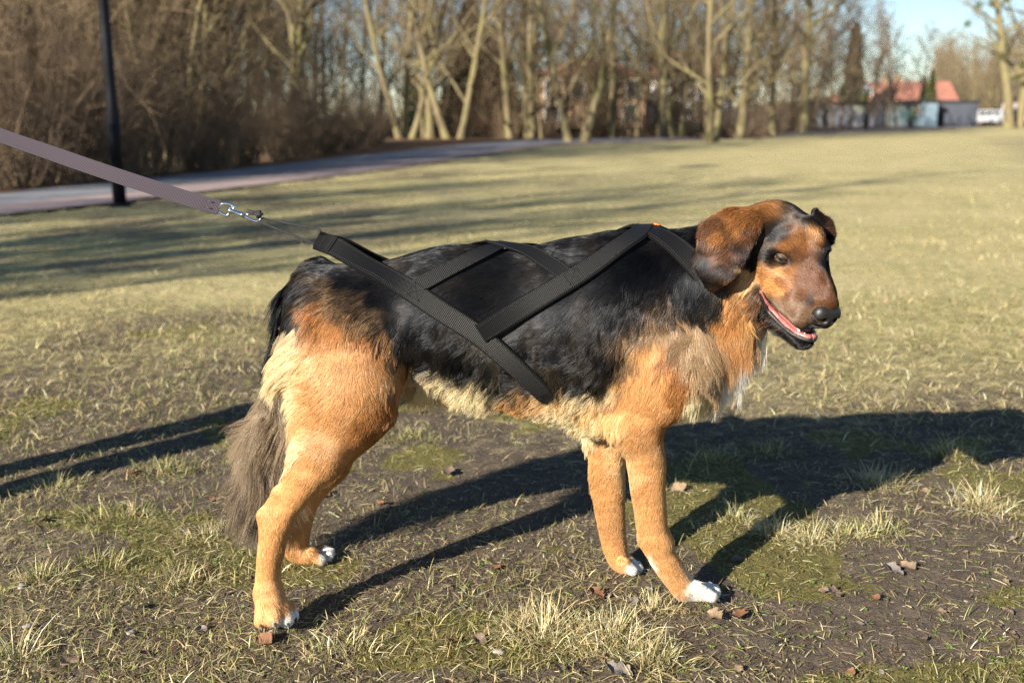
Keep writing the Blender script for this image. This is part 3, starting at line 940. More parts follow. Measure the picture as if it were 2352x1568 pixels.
turf = blades(root, rng.random(n) * 6.28, (.016 + .030 * rng.random(n)) * np.minimum(sf, 1.7), .55 + .85 * rng.random(n), (.0013 + .0011 * rng.random(n)) * sf, gcol, .6)
# moss cushions: very short dense growth
x, y = field(60000, .95, 3.2)
mm = masks(x, y)[0]
keep = rng.random(len(x)) < ss((mm - .45) / .3)
x, y = x[keep], y[keep]; n = len(x)
root = np.stack([x, y, gz(x, y) - .0005], 1)
mc = np.clip(np.array((.165, .146, .045)) * (1 + .4 * rng.normal(0, 1, (n, 1))), .01, .5)
mossb = blades(root, rng.random(n) * 6.28, .003 + .005 * rng.random(n), .2 + .6 * rng.random(n), .0014 + .001 * rng.random(n), mc, .4)
gr = grass_obj('grass', [thatch, low, turf, mossb], '')
tag(gr, 'short winter grass, moss and dead straw on the ground', None, None, 'stuff')
gr['category'] = 'grass'
print('grass', time.time() - _t)
# tufts that stand out
def tuft(px, py, rpx, n, h, pal, lab, seed, flatten=.9):
    global rng
    keep_ = rng; rng = np.random.default_rng(seed)
    n = int(n * 1.2); rpx = rpx * .85
    g = G(px, py); R0 = RM(rpx, px, py, g[1])
    a = rng.random(n) * 6.28; rr = R0 * rng.random(n) ** .65
    x, y = g[0] + np.cos(a) * rr * 1.1, g[1] + np.sin(a) * rr * .9
    root = np.stack([x, y, gz(x, y) - .002], 1)
    az = a + rng.normal(0, 1.1, n)
    lean = .10 + .55 * rng.random(n) ** 1.5 + flatten * (rr / R0) * (.3 + .7 * rng.random(n))
    hh = h * .80 * (.30 + .95 * rng.random(n) ** 1.4) * (1.1 - .35 * rr / R0)
    o = grass_obj('grass_tuft', [blades(root, az, hh, lean, .0009 + .0010 * rng.random(n), pick(n, pal), .75)], '')
    me = o.data
    co = np.zeros(len(me.vertices) * 3, np.float32); me.vertices.foreach_get('co', co)
    base = np.array((g[0], g[1], 0), np.float32)
    me.vertices.foreach_set('co', (co.reshape(-1, 3) - base).ravel()); o.location = base
    tag(o, lab, 'grass tuft', 'grass tufts')
    rng = keep_
DRY = dict(pale=4, straw=4, olive=1.2, green=.5); MIX = dict(pale=2, straw=3, olive=2.5, green=2); GRN = dict(straw=1.6, olive=3, green=3, pale=.8)
for q in [(1250, 1455, 120, 700, .085, DRY, 'large straw-pale grass tuft in front of the forelegs'), (1400, 1470, 130, 700, .075, DRY, 'straw tuft spreading right of the large pale one'), (1490, 1520, 100, 420, .07, MIX, 'olive and straw tuft at the bottom edge'),
          (1500, 1400, 80, 240, .05, DRY, 'thin straw just below the white forepaw'),
          (2020, 1110, 85, 420, .075, DRY, 'straw tuft on the edge of the dog\'s shadow'), (2185, 1050, 75, 330, .075, MIX, 'greener tuft at the far edge of the dog\'s shadow'), (2255, 1165, 85, 420, .080, DRY, 'pale spiky tuft at the right, alone on moss'),
          (1775, 1225, 70, 330, .070, DRY, 'pale tuft at the end of the foreleg shadow'), (1865, 1240, 70, 260, .065, DRY, 'low straw tuft left in the row of three'), (1945, 1235, 75, 300, .065, MIX, 'middle tuft in the row right of the forepaw'), (2025, 1225, 65, 260, .070, MIX, 'rightmost tuft in the row right of the forepaw'),
          (1690, 1190, 60, 240, .06, MIX, 'tuft half inside the foreleg shadow'), (1640, 1060, 80, 320, .06, GRN, 'dark grass tuft within the dog\'s shadow'), (1760, 1040, 80, 300, .055, GRN, 'second grass tuft within the dog\'s shadow'),
          (285, 1190, 110, 420, .060, GRN, 'green tuft left of the tail tip'), (420, 1345, 120, 480, .055, MIX, 'spreading tuft left of the hind paw'), (250, 1300, 100, 380, .055, GRN, 'greenish tuft in the left foreground'), (90, 1330, 90, 300, .055, MIX, 'tuft near the left edge'), (40, 1500, 70, 130, .10, DRY, 'few tall pale straws in the lower left corner'),
          (380, 1080, 90, 360, .055, GRN, 'green tuft behind the tail'), (560, 1030, 60, 220, .055, GRN, 'small green tuft touching the tail shadow'), (130, 1120, 110, 380, .05, MIX, 'flat tuft below the handler\'s leg shadow'), (480, 1230, 90, 330, .05, MIX, 'tuft beside the hock'),
          (930, 1010, 90, 330, .05, GRN, 'green tuft under the belly'), (800, 1500, 110, 300, .05, DRY, 'sparse straw in front of the hind paw')]:
    tuft(*q, seed=int(q[0] * 7 + q[1]))
# small green seedlings
def rosette_mesh():
    m = MB()
    for k in range(4):
        a = k * 1.57 + .3
        c = np.array((math.cos(a), math.sin(a), 0)); w = np.array((-c[1], c[0], 0)); u = np.array((0, 0, 1.0))
        m.add([c * .0006, c * .003 + w * .0020 + u * .002, c * .0058 + u * .0022, c * .003 - w * .0020 + u * .002], [(0, 1, 2, 3)])
    return m
rm = rosette_mesh(); rv = np.array(rm.v); rf_ = np.array(rm.f)
x, y = field(5200, .95, 3.0, 1.4)
keep = rng.random(len(x)) < np.clip(.25 + 1.2 * fbm(np.stack([x, y, 0 * x], 1), 2.0, 103, 3), 0, 1)
x, y = x[keep], y[keep]; n = len(x)
a = rng.random(n) * 6.28; s = .6 + .9 * rng.random(n)
V = np.stack([(rv[None, :, 0] * np.cos(a)[:, None] - rv[None, :, 1] * np.sin(a)[:, None]) * s[:, None] + x[:, None], (rv[None, :, 0] * np.sin(a)[:, None] + rv[None, :, 1] * np.cos(a)[:, None]) * s[:, None] + y[:, None], rv[None, :, 2] * s[:, None] + (gz(x, y) + .002)[:, None]], -1)
sm = mesh_np('seedlings', V.reshape(-1, 3), quads=(np.arange(n)[:, None, None] * len(rv) + rf_[None]).reshape(-1, 4), smooth=False)
vcol(sm, np.repeat(np.clip(np.array((.15, .20, .055)) * (1 + .3 * rng.normal(0, 1, (n, 1))), .02, .5), len(rv), axis=0))
so = link('seedlings', sm, M_GRASS); tag(so, 'tiny green seedlings scattered over the soil', None, None, 'stuff')

# crumbs of soil
ov = np.array([(1, 0, 0), (-1, 0, 0), (0, 1, 0), (0, -1, 0), (0, 0, 1), (0, 0, -.4)]) * 1.0
of = np.array([(0, 2, 4), (2, 1, 4), (1, 3, 4), (3, 0, 4), (2, 0, 5), (1, 2, 5), (3, 1, 5), (0, 3, 5)])
x, y = field(42000, .95, 3.6, 1.5)
keep = rng.random(len(x)) < np.clip(.45 + 1.1 * fbm(np.stack([x, y, 0 * x], 1), 4.0, 141, 3), .05, 1) * (1 - .8 * masks(x, y)[0])
for q in PAWS: keep &= ((x - q[0]) ** 2 + (y - q[1]) ** 2) > .05 ** 2
x, y = x[keep], y[keep]; n = len(x)
s = (.0010 + .0038 * rng.random(n) ** 3)[:, None, None]
V = ov[None] * s * (.6 + .8 * rng.random((n, 6, 3)))
a = rng.random(n) * 6.28
V = np.stack([V[..., 0] * np.cos(a)[:, None] - V[..., 1] * np.sin(a)[:, None] + x[:, None], V[..., 0] * np.sin(a)[:, None] + V[..., 1] * np.cos(a)[:, None] + y[:, None], V[..., 2] * .8 + gz(x, y)[:, None] + .0006], -1)
cm = mesh_np('soil_crumbs', V.reshape(-1, 3), tris=(np.arange(n)[:, None, None] * 6 + of[None]).reshape(-1, 3), smooth=False)
vcol(cm, np.repeat(np.clip(np.array((.115, .088, .064)) * (1 + .4 * rng.normal(0, 1, (n, 1))), .02, .4), 6, axis=0))
co_ = link('soil_crumbs', cm, attr_mat('soil_crumb', .95, .15)); tag(co_, 'crumbs of soil strewn over the worn ground', None, None, 'stuff')

# ------------------------------------------------------------------ fallen leaves
def leaf_mesh(seed, lobes):
    r = np.random.default_rng(seed)
    n, m = 13, 5
    V = []
    for i in range(n):
        s = i / (n - 1)
        wd = .5 * math.sin(math.pi * min(1, s * 1.02)) ** .8 * (1 + lobes * .35 * math.cos(s * 22)) + .01
        for j in range(m):
            t = j / (m - 1) * 2 - 1
            V.append((s - .5, t * wd * .75, .16 * (s - .5) ** 2 * r.normal(1, .1) * 2 + .30 * abs(t) ** 1.5 * wd + .05 * math.sin(s * 9 + t * 3 + seed)))
    V = np.array(V)
    Q = [(i * m + j, (i + 1) * m + j, (i + 1) * m + j + 1, i * m + j + 1) for i in range(n - 1) for j in range(m - 1)]
    return mesh_np('leaf', V, quads=Q)
LEAF = [leaf_mesh(s, l) for s, l in ((1, 0), (2, .5), (3, .9), (4, .2))]
def leaf_material(name, c1, c2):
    t = NT(name); c = t.coord('Object')
    nz = t.noise(5, 5, .65, c)
    cc = t.ramp(nz.outputs[0], [(.3, c1), (.7, c2)])
    w = t.noise(11, 4, .6, c)
    t.link(t.mix(.35, cc, t.ramp(w.outputs['Fac'], [(.35, c1), (.65, c2)])), t.b.inputs['Base Color'])
    t.b.inputs['Roughness'].default_value = .75
    t.bump(w.outputs['Fac'], .3, .01)
    return t.m
LM = [leaf_material('leaf_brown', (.095, .062, .044), (.20, .14, .098)), leaf_material('leaf_tan', (.16, .108, .065), (.28, .20, .125)), leaf_material('leaf_grey', (.13, .108, .095), (.25, .215, .19)), leaf_material('leaf_rust', (.12, .055, .028), (.21, .10, .05))]
def leaf(x, y, L, q, lab, grp, rz=None, tilt=None):
    o = link('fallen_leaf', LEAF[q % 4])
    if len(LEAF[q % 4].materials) == 0: LEAF[q % 4].materials.append(LM[0])
    o.material_slots[0].link = 'OBJECT'; o.material_slots[0].material = LM[(q * 7 + int(L * 1000)) % 4]
    L = L * .8
    o.scale = (L, L, L)
    o.location = (x, y, float(np.ravel(gz(np.array([x]), np.array([y])))[0]) + .004 + L * .06)
    o.rotation_euler = (R_.uniform(-.45, .45), R_.uniform(-.35, .35), R_.random() * 6.28) if tilt is None else (*tilt, rz)
    tag(o, lab, 'leaf', grp)
for px, py, L, q, lab in [(1560, 1130, .050, 1, 'curled reddish-brown leaf standing behind the foreleg'), (1310, 1285, .030, 0, 'small tan leaf between the fore and hind legs'), (1370, 1370, .045, 2, 'tattered rust leaf left of the pale tuft'), (1455, 1390, .034, 0, 'grey-brown leaf below the far forepaw'),
                          (1030, 1090, .055, 3, 'broad grey leaf in the light under the belly'), (1100, 1480, .040, 0, 'pale folded leaf left of the large tuft'), (1700, 1420, .045, 2, 'brown leaf right of the white forepaw'), (1640, 1425, .055, 2, 'dry rust leaf cluster below the white forepaw'),
                          (2085, 1310, .050, 1, 'tan leaf in the row of litter at the right'), (1915, 1370, .045, 1, 'curled grey-brown leaf on the bare soil at the right'), (1975, 1440, .038, 0, 'small brown leaf on the moss'), (2310, 1460, .050, 2, 'leaf fragment near the right edge'),
                          (610, 1480, .050, 3, 'long pale leaf in front of the hind paw'), (740, 1140, .050, 3, 'pale leaf behind the hock'), (310, 1095, .050, 3, 'pale leaf in the light left of the tail'), (100, 1205, .045, 0, 'grey leaf within the handler\'s shadow'), (1420, 1555, .060, 2, 'lobed grey leaf at the bottom edge'), (160, 1520, .045, 0, 'half-buried brown leaf in the lower left'), (2050, 1320, .055, 1, 'yellowish dry rosette leaf beside the litter row')]:
    g = G(px, py)
    leaf(g[0], g[1], L, q, lab, 'fallen leaves')
x, y = field(270, 1.0, 5.5, 1.3)
for i in range(len(x)):
    if min((x[i] - q[0]) ** 2 + (y[i] - q[1]) ** 2 for q in PAWS) > .006:
        leaf(float(x[i]), float(y[i]), R_.uniform(.010, .034), R_.randrange(4), 'small dry leaf lying in the grass', 'small fallen leaves')
# pebbles
def pebble(px, py, r, lab):
    g = G(px, py); rr = np.random.default_rng(int(px))
    V, Q = grow([cone((-.3, 0, 0), .6, (.35, .1, .05), .5, .3, (0, 0, 1), .7)], .12, .2)
    V = V + .08 * np.stack([fbm(V, 1.5, int(px) % 50 + k, 2) for k in range(3)], 1)
    o = link('pebble', mesh_np('pebble', V * r, quads=Q), M_STONE, None, (g[0], g[1], r * .25)); o.rotation_euler = (0, 0, rr.random() * 6)
    tag(o, lab, 'pebble', 'pebbles')
M_STONE = plain('pebble_stone', (.28, .25, .22), .7, .25, 150)
for a in [(50, 1350, .012, 'grey pebble near the left edge'), (62, 1440, .009, 'small pale pebble in the lower left'), (300, 1455, .009, 'small stone between straw at the lower left'), (1145, 1500, .012, 'pale pebble left of the large tuft'), (1128, 1490, .008, 'smaller pebble beside the pale one'), (2220, 1385, .008, 'white chip on the moss at the right')]:
    pebble(*a)
# ================================================================== the dog
Y0 = 1.81                          # the plane of the dog's spine
LAT = (0, 1, 0)
# head frame in camera axes (right, up, towards the camera) -> world
def cam2w(v):
    return np.array((v[0], v[1] * SP - v[2] * CP, v[1] * CP + v[2] * SP))
_l = nrm(np.array((0.92, 0.05, -0.38)))
_m = np.array((0.37, -0.53, 0.76))
_m = nrm(_m - _l * (_m @ _l))
_u = -np.cross(_l, _m)
HL, HU, HM = cam2w(_l), cam2w(_u), cam2w(_m)      # lateral, up, muzzle
HO = P(1848, 597, 1.69)                           # midway between the eyes
HB = np.stack([HL, HU, HM])
def H(x, y, z):
    return HO + x * HL + y * HU + z * HM
def hloc(p):
    return (np.asarray(p) - HO) @ HB.T
def hc(a, ra, b, rb, k=0.012, sq=None, s=1.0, op='+'):
    return cone(H(*a), ra, H(*b), rb, k, None if sq is None else np.asarray(sq, float) @ HB, s, op)

def dog_prims():
    L = []
    # trunk
    L += [pc((775, 712, Y0, 100), (1050, 722, Y0, 140), 0.04, LAT, 0.86)]
    L += [pc((1050, 722, Y0, 140), (1370, 748, Y0, 188), 0.05, LAT, 0.76)]
    L += [pc((1370, 748, Y0, 188), (1500, 790, Y0, 128), 0.05, LAT, 0.80)]
    L += [pc((1010, 772, Y0, 98), (1190, 802, Y0, 116), 0.05, LAT, 0.72), pc((1190, 802, Y0, 116), (1400, 838, Y0, 122), 0.05, LAT, 0.72)]
    L += [pc((1460, 634, Y0, 70), (1500, 640, Y0, 72), 0.05, LAT, 0.7)]
    # neck and throat
    L += [pc((1480, 682, Y0, 124), (1715, 588, 1.785, 96), 0.05)]
    L += [pc((1700, 640, 1.77, 78), (1590, 840, 1.79, 84), 0.05)]
    L += [pc((1745, 690, 1.75, 46), (1690, 790, 1.765, 34), 0.04)]
    # near shoulder, foreleg
    L += [pc((1440, 680, 1.75, 72), (1540, 850, 1.722, 66), 0.05, LAT, 0.75)]
    L += [pc((1540, 850, 1.722, 66), (1462, 975, 1.730, 50), 0.05, LAT, 0.85)]
    L += chain([(1468, 965, 1.732, 47), (1484, 1060, 1.733, 43), (1490, 1130, 1.735, 38), (1503, 1232, 1.745, 33), (1530, 1292, 1.75, 31), (1566, 1346, 1.757, 27)], 0.02)
    L += [pc((1503, 1232, 1.748, 35), (1510, 1242, 1.748, 34), 0.01)]
    L += [pc((1575, 1352, 1.760, 26), (1622, 1360, 1.762, 20), 0.012)]
    for dy, x0, x1, y1 in ((-0.036, 1598, 1634, 1372), (-0.013, 1604, 1642, 1364), (0.012, 1604, 1640, 1357), (0.034, 1596, 1628, 1352)):
        L += [pc((x0, 1358 + dy * 300, 1.762 + dy, 14), (x1, y1 - 3, 1.762 + dy, 13), 0.006)]
    L += [pc((1400, 930, Y0, 62), (1480, 925, Y0, 58), 0.05)]
    # far foreleg
    L += [pc((1470, 800, 1.895, 66), (1405, 985, 1.895, 52), 0.04)]
    L += chain([(1405, 985, 1.895, 50), (1395, 1060, 1.89, 41), (1398, 1130, 1.888, 36), (1408, 1230, 1.885, 28), (1420, 1280, 1.885, 25), (1440, 1298, 1.885, 23)], 0.02)
    for dy, x1, y1 in ((-0.03, 1452, 1309), (-0.01, 1464, 1305), (0.012, 1462, 1299), (0.032, 1450, 1293)):
        L += [pc((1432, 1300 + dy * 250, 1.885 + dy, 13), (x1, y1, 1.885 + dy, 12), 0.006)]
    # near hind leg
    L += [pc((780, 745, 1.765, 104), (790, 850, 1.735, 108), 0.05, LAT, 0.72)]
    L += [pc((770, 840, 1.725, 108), (792, 930, 1.70, 89), 0.045, LAT, 0.62)]
    L += [pc((792, 920, 1.70, 87), (732, 1050, 1.675, 52), 0.035, LAT, 0.7)]
    L += [pc((732, 1045, 1.675, 52), (682, 1126, 1.668, 34), 0.025, LAT, 0.85)]
    L += chain([(700, 1098, 1.668, 38), (667, 1152, 1.665, 30), (642, 1198, 1.662, 31), (627, 1240, 1.660, 31), (616, 1310, 1.657, 27), (617, 1362, 1.654, 30)], 0.016)
    L += [pc((640, 1130, 1.665, 10), (609, 1182, 1.664, 14), 0.02)]
    L += [pc((609, 1182, 1.664, 14), (618, 1215, 1.662, 20), 0.012)]
    L += [pc((617, 1362, 1.652, 31), (628, 1400, 1.640, 36), 0.012)]
    for x0, y0, x1, y1, yy, r in ((606, 1392, 602, 1424, 1.622, 18), (626, 1394, 630, 1420, 1.618, 19), (650, 1396, 657, 1422, 1.630, 18), (664, 1392, 672, 1414, 1.652, 14)):
        L += [pc((x0, y0, yy + .01, r), (x1, y1, yy, r), 0.006)]
    # far hind leg
    L += [pc((780, 760, 1.865, 104), (800, 930, 1.91, 88), 0.05, LAT, 0.65)]
    L += [pc((800, 930, 1.91, 88), (755, 1060, 1.93, 46), 0.04, LAT, 0.7)]
    L += chain([(755, 1060, 1.93, 46), (712, 1140, 1.937, 28), (694, 1180, 1.94, 28), (684, 1240, 1.94, 24), (682, 1262, 1.938, 25), (708, 1278, 1.935, 24)], 0.016)
    for dy, x1, y1 in ((-0.032, 735, 1285), (-0.01, 752, 1277), (0.012, 755, 1270), (0.03, 744, 1264)):
        L += [pc((712, 1280 + dy * 250, 1.935 + dy, 13), (x1, y1, 1.935 + dy, 12), 0.006)]
    # tail
    L += chain([(735, 645, Y0 + 0.01, 40), (695, 690, 1.85, 34), (682, 770, 1.875, 32), (666, 870, 1.89, 30), (634, 980, 1.89, 26), (602, 1070, 1.885, 18), (582, 1125, 1.88, 10)], 0.02)
    # head
    L += [hc((0, .006, -.092), .050, (0, .010, -.048), .047, .03, (1, 0, 0), 1.30)]
    for s in (-1, 1):
        L += [hc((s * .019, .013, -.022), .026, (s * .018, .006, -.008), .022, .018)]
        L += [hc((s * .047, -.020, -.022), .0190, (s * .054, -.012, -.085), .031, .02)]
        L += [hc((s * .030, -.030, .000), .0240, (s * .022, -.045, .040), .0230, .02)]
        L += [hc((s * .040, -.048, -.062), .029, (s * .044, -.040, -.090), .036, .025)]
        L += [hc((s * .029, -.059, -.008), .0240, (s * .0190, -.0715, .060), .0215, .014)]
        L += [hc((s * .031, .012, -.014), .0135, (s * .042, .007, -.026), .012, .010)]
        L += [hc((s * .036, -.078, -.072), .022, (s * .040, -.072, -.088), .026, .012)]
    L += [hc((0, -.030, -.015), .046, (0, -.052, .064), .0315, .02)]
    L += [hc((0, -.010, .005), .0215, (0, -.0405, .078), .0165, .016)]
    L += [hc((0, -.052, .078), .0195, (0, -.058, .084), .017, .010)]
    for s in (-1, 1):                             # eye hollows
        L += [hc((s * .036, .002, -.021), .0205, (s * .045, .000, -.034), .019, .012)]
        L += [hc((s * .0440, .000, -.0055), .0085, (s * .0510, .001, .0020), .0095, .005, (s * .62, .34, -.70), 1.5, op='-')]
    # lower jaw
    L += [group([hc((0, -.098, -.062), .027, (0, -.118, .006), .0180, sq=(1, 0, 0), s=1.4),
                 hc((0, -.118, .006), .0180, (0, -.1205, .062), .0130, sq=(1, 0, 0), s=1.4)], .006)]
    for s in (-1, 1):
        L += [hc((s * .0580, -.0645, -.013), .0040, (s * .048, -.0785, -.0055), .0058, .004, op='-'), hc((s * .048, -.0785, -.0055), .0058, (s * .036, -.0925, .006), .0085, .004, op='-')]
    # near ear, hanging from the side of the skull
    en = cam2w(nrm(np.array((-0.30, 0.25, 0.92))))
    L += [pc((1775, 505, 1.735, 36), (1712, 516, 1.705, 34), 0.016)]
    global EARS
    EARS = [group([pc((1738, 512, 1.708, 26), (1648, 532, 1.690, 38), sq=en, s=.30),
                   pc((1690, 530, 1.695, 44), (1656, 590, 1.684, 40), sq=en, s=.24),
                   pc((1650, 585, 1.684, 38), (1641, 640, 1.684, 29), sq=en, s=.24)], .006, .012)]
    # far ear
    ef = cam2w(nrm(np.array((0.9, 0.2, 0.35))))
    EARS += [group([pc((1874, 506, 1.785, 22), (1900, 524, 1.79, 19), sq=ef, s=.45),
                    pc((1900, 524, 1.79, 19), (1905, 552, 1.78, 14), sq=ef, s=.4)], .010)]
    L += EARS
    return L


# ---- coat: measured points (px, py) of colour, lie and length of the hair
CC = dict(K=(.0022, .0022, .0028), k=(.011, .009, .008), S=(.37, .245, .140), s=(.105, .068, .040), T=(.72, .435, .190), t=(.62, .325, .120),
          O=(.45, .205, .062), C=(.90, .75, .50), c=(.84, .59, .31), W=(.93, .91, .86), B=(.165, .068, .027), b=(.036, .018, .011), G=(.27, .215, .155), E=(.19, .090, .040), o=(.33, .145, .045), m=(.195, .112, .060), y=(.52, .37, .215))
COAT = """
K 760,612 850,605 1000,590 1150,600 1300,590 1450,560 1560,540 1600,520 900,680 1000,700 1100,700 1200,700 1300,700 1400,650 1450,640 1520,615 1580,600 1000,780 1050,812 1120,845 1165,880 1200,800 1300,800 1350,850 1250,860 1380,780 1410,720 1320,870 1180,850 700,660 680,710 668,740 850,650 800,640 940,800 1080,825 960,740 1000,820 1600,650 1560,655 860,690 1470,600
k 935,770 905,735 1230,890 1290,890 1365,870 1600,690 1410,810 1395,850 985,800 1450,690 1500,660
s 830,700 800,680 870,740 745,672 1430,780 1470,720 1540,690
S 770,690 850,740 1455,770 1510,730 1450,820 1530,745 1560,760
y 1590,780 1605,840 1575,800 1620,845 1600,870 1650,800 1640,850
O 735,712 720,750 925,840 905,910 885,950 1560,830 1572,870 1548,800 1545,960 1560,915 1530,990 850,990
t 760,745 715,790 840,780 880,800 830,1010 810,1040 1500,970 870,960 930,880
T 1465,840 1490,800 1510,870 1470,880 1500,905 1440,900 1530,940 612,1424 628,1412 652,1408 730,870 725,920 740,950 750,800 800,850 780,920 850,880 880,850 750,1000 770,960 720,1070 690,1120 640,1180 640,1250 615,1300 617,1370 612,1400 650,1395 1190,930 1225,935 1390,905 1480,950 1480,1010 1500,1060 1480,1130 1510,1180 1500,1250 1530,1300 1568,1338 1390,1130 1405,1260 1430,1292 700,1200 690,1250 720,1275 1440,920 1580,985 1380,1060
c 715,830 710,880 705,930 690,970 940,900 1300,905 1350,930 1410,960 1440,1040 1445,1090 1250,930
C 680,830 670,880 670,930 690,800 1300,930 1345,915 1390,895 660,780 640,830 650,900 640,960 660,1020 690,760 1000,872 1050,876 1100,884 960,866 1140,896 1000,905 1050,925 1100,935 960,905 945,945 1265,955 1320,950 1350,975 1595,930 1612,900 1600,960 1640,905 640,1000
W 1592,1352 1622,1345 1640,1365 1602,1377 634,1436 660,1430 674,1416 750,1272 1465,1305 1700,835 1722,855 1752,800 1685,850 1655,915 1640,930
t 1690,765 1722,780 1665,760
T 1670,790
W 1702,796 1726,790 1690,808 1745,780 1712,808 1735,796 1698,822
"""
HEADC = """
s 1815,500 1768,560
m 1820,732 1800,705 1845,738
o 1780,478 1735,492 1800,570 1832,552 1850,570 1885,558 1810,655 1755,740 1690,495 1725,760 1740,470 1690,640 1740,690
K 1862,498 1880,522 1897,560 1850,482 1870,508 1886,500 1896,540 1790,540 1780,548 1905,575 1900,610 1840,474 1735,588 1600,560
k 1792,538 1775,545 1738,600 1860,752 1748,668 1765,705 1775,740 1800,768 1840,792 1882,785 1905,745 1620,640 1700,590 1880,756 1870,752 1850,770 1815,755 1790,592 1810,607 1770,588 1625,590
o 1815,620 1800,655
t 1872,540 1780,628 1750,640 1795,668 1730,680 1735,715 1765,660 1700,700 1690,770 1720,780 1670,700 1800,625
t 1760,612 1770,652
T 1720,640 1715,610 1720,720 1712,765
c 1742,768
W 1700,835 1725,850 1755,790 1703,794 1728,790 1748,780 1715,805 1738,796
B 1830,585 1842,640 1870,630 1885,650 1815,680 1690,570 1860,600 1720,525 1900,680 1640,575
E 1645,505 1680,520 1650,550 1625,520 1665,585
O 1660,535 1700,515
b 1862,690
B 1836,668 1850,670
k 1781,592 1802,607 1796,589 1787,602 1808,602 1775,589 1745,675 1748,690 1753,706
b 1640,620 1650,655 1682,620 1700,560 1615,560 1660,600
m 1845,718 1872,715 1830,700
B 1880,690
E 1890,490 1906,505 1918,530
"""
# px, py, lie (deg: 0 right, 90 down, 180 left), length mm, lift deg, waviness
LIE = """
745,608,205,34,28,.3 800,600,190,26,12,.2 850,600,185,24,8,.2 1000,575,180,24,7,.2 1150,570,182,24,7,.2 1300,565,184,24,8,.2 1450,545,175,26,9,.2 1560,530,150,32,14,.3 1610,520,140,32,16,.3
950,680,160,28,7,.3 1100,680,155,28,6,.3 1250,680,155,28,6,.3 1400,640,150,30,7,.3 1500,620,125,34,10,.5 1580,620,115,38,11,.6
1000,800,135,36,9,.8 1150,800,145,34,7,.8 1300,780,145,38,8,1.0 1400,760,120,40,10,1.0 1200,880,140,38,9,.9 1300,880,135,38,10,.9 1380,860,115,38,10,1.0 1050,860,125,44,12,.8
700,660,150,36,12,.3 680,720,115,36,12,.3 780,660,150,30,9,.3 860,700,140,30,10,.5 930,760,120,34,10,.6
750,760,100,20,6,.2 800,820,95,18,5,.2 850,860,80,20,6,.4 900,840,100,28,12,.9 920,900,110,30,13,.9 940,940,115,32,16,.6 870,930,75,18,8,.5 900,970,100,18,9,.3
720,800,120,22,10,.2 690,800,165,34,16,.15 650,800,172,52,30,.1 630,860,164,68,40,.1 645,950,155,62,32,.1 660,1020,150,36,18,.2 700,900,165,26,10,.15 700,1000,150,18,8,.15
780,960,120,13,6,.1 800,1010,120,12,6,.1 740,1060,120,9.5,6,.1 690,1120,120,8,7,.1 640,1190,105,7,7,.1 625,1260,92,7,7,.1 617,1330,90,8,8,.1 617,1400,80,6,12,.1 650,1420,75,5,14,.1 850,1000,120,12,7,.1
700,1200,100,13,9,.2 690,1250,95,18,12,.3 720,1280,40,6,12,.1
960,890,108,52,20,.5 1000,905,115,54,22,.5 1060,925,122,50,20,.5 1120,930,130,40,16,.5 1190,940,135,26,12,.3 1260,940,140,32,14,.5 1330,950,130,36,18,.6 1390,960,120,30,12,.6 1350,985,130,36,22,.5
1450,720,105,34,9,.7 1450,820,95,30,8,.6 1470,900,100,24,7,.4 1520,780,95,30,9,.6 1560,840,100,20,7,.3 1540,900,115,18,8,.3 1540,960,110,20,9,.4 1480,970,115,20,8,.5
1590,740,88,46,12,1.0 1600,820,88,48,13,.9 1590,900,85,34,14,.5 1630,890,75,36,18,.5 1640,820,92,50,15,.9 1640,920,55,40,28,.4 1580,970,95,26,14,.4
1440,1020,120,24,10,.4 1490,1060,95,11,7,.2 1500,1130,93,10,7,.2 1448,1110,110,17,12,.3 1510,1200,90,9,7,.1 1472,1200,105,17,12,.2 1520,1280,75,9,9,.1 1560,1340,55,7,12,.1 1620,1355,30,5,16,.1 1540,1130,88,9,7,.1
1380,1040,115,15,9,.3 1358,1080,125,22,18,.3 1362,1140,120,18,14,.3 1400,1130,92,10,7,.2 1385,1220,100,16,12,.2 1410,1260,80,9,9,.1 1450,1300,30,5,14,.1
1640,740,105,50,13,1.0 1690,740,100,48,14,1.0 1720,780,95,46,15,.9 1700,815,90,66,18,.2 1740,790,85,58,18,.2 1680,850,92,50,16,.3 1660,680,115,42,12,.9
"""
HLIE = """
1640,520,118,22,8,.8 1690,500,120,20,9,.8 1660,560,112,24,7,.8 1625,560,110,26,9,.7 1690,560,105,20,7,.6 1640,620,100,12,7,.3 1650,655,95,7,10,.2 1690,610,110,11,9,.3 1735,520,120,16,12,.5 1630,660,100,8,12,.2
1720,640,115,30,12,.9 1700,700,105,42,13,1.0 1730,600,115,20,9,.4 1740,690,115,26,11,.8 1760,740,120,22,12,.7 1715,770,95,44,14,.9 1745,795,88,54,18,.2 1705,815,90,64,18,.2
1740,480,190,12,12,.3 1800,475,235,9,14,.2 1850,480,265,9,14,.2 1890,490,290,11,18,.3 1910,530,20,16,20,.4 1925,560,60,14,20,.4 1900,500,330,14,20,.4
1780,530,215,8,13,.1 1830,540,250,7,14,.1 1870,550,270,7,14,.1 1900,560,300,7,14,.1 1795,570,205,6,16,.1 1830,590,235,6,16,.1 1865,600,262,5.5,16,.1
1760,610,180,11,12,.2 1750,640,150,15,11,.4 1790,640,190,9,14,.2 1820,660,205,6,15,.1 1860,650,245,5,16,.1 1885,680,255,4.5,17,.1 1900,640,280,5,16,.1
1770,665,180,11,13,.3 1800,690,195,6.5,14,.1 1840,710,195,5,16,.1 1810,725,190,5.5,16,.1 1850,740,185,4.5,18,.1 1875,750,140,5,22,.1 1780,745,150,9,16,.1 1830,785,140,6,20,.1 1875,785,110,6,26,.1
"""
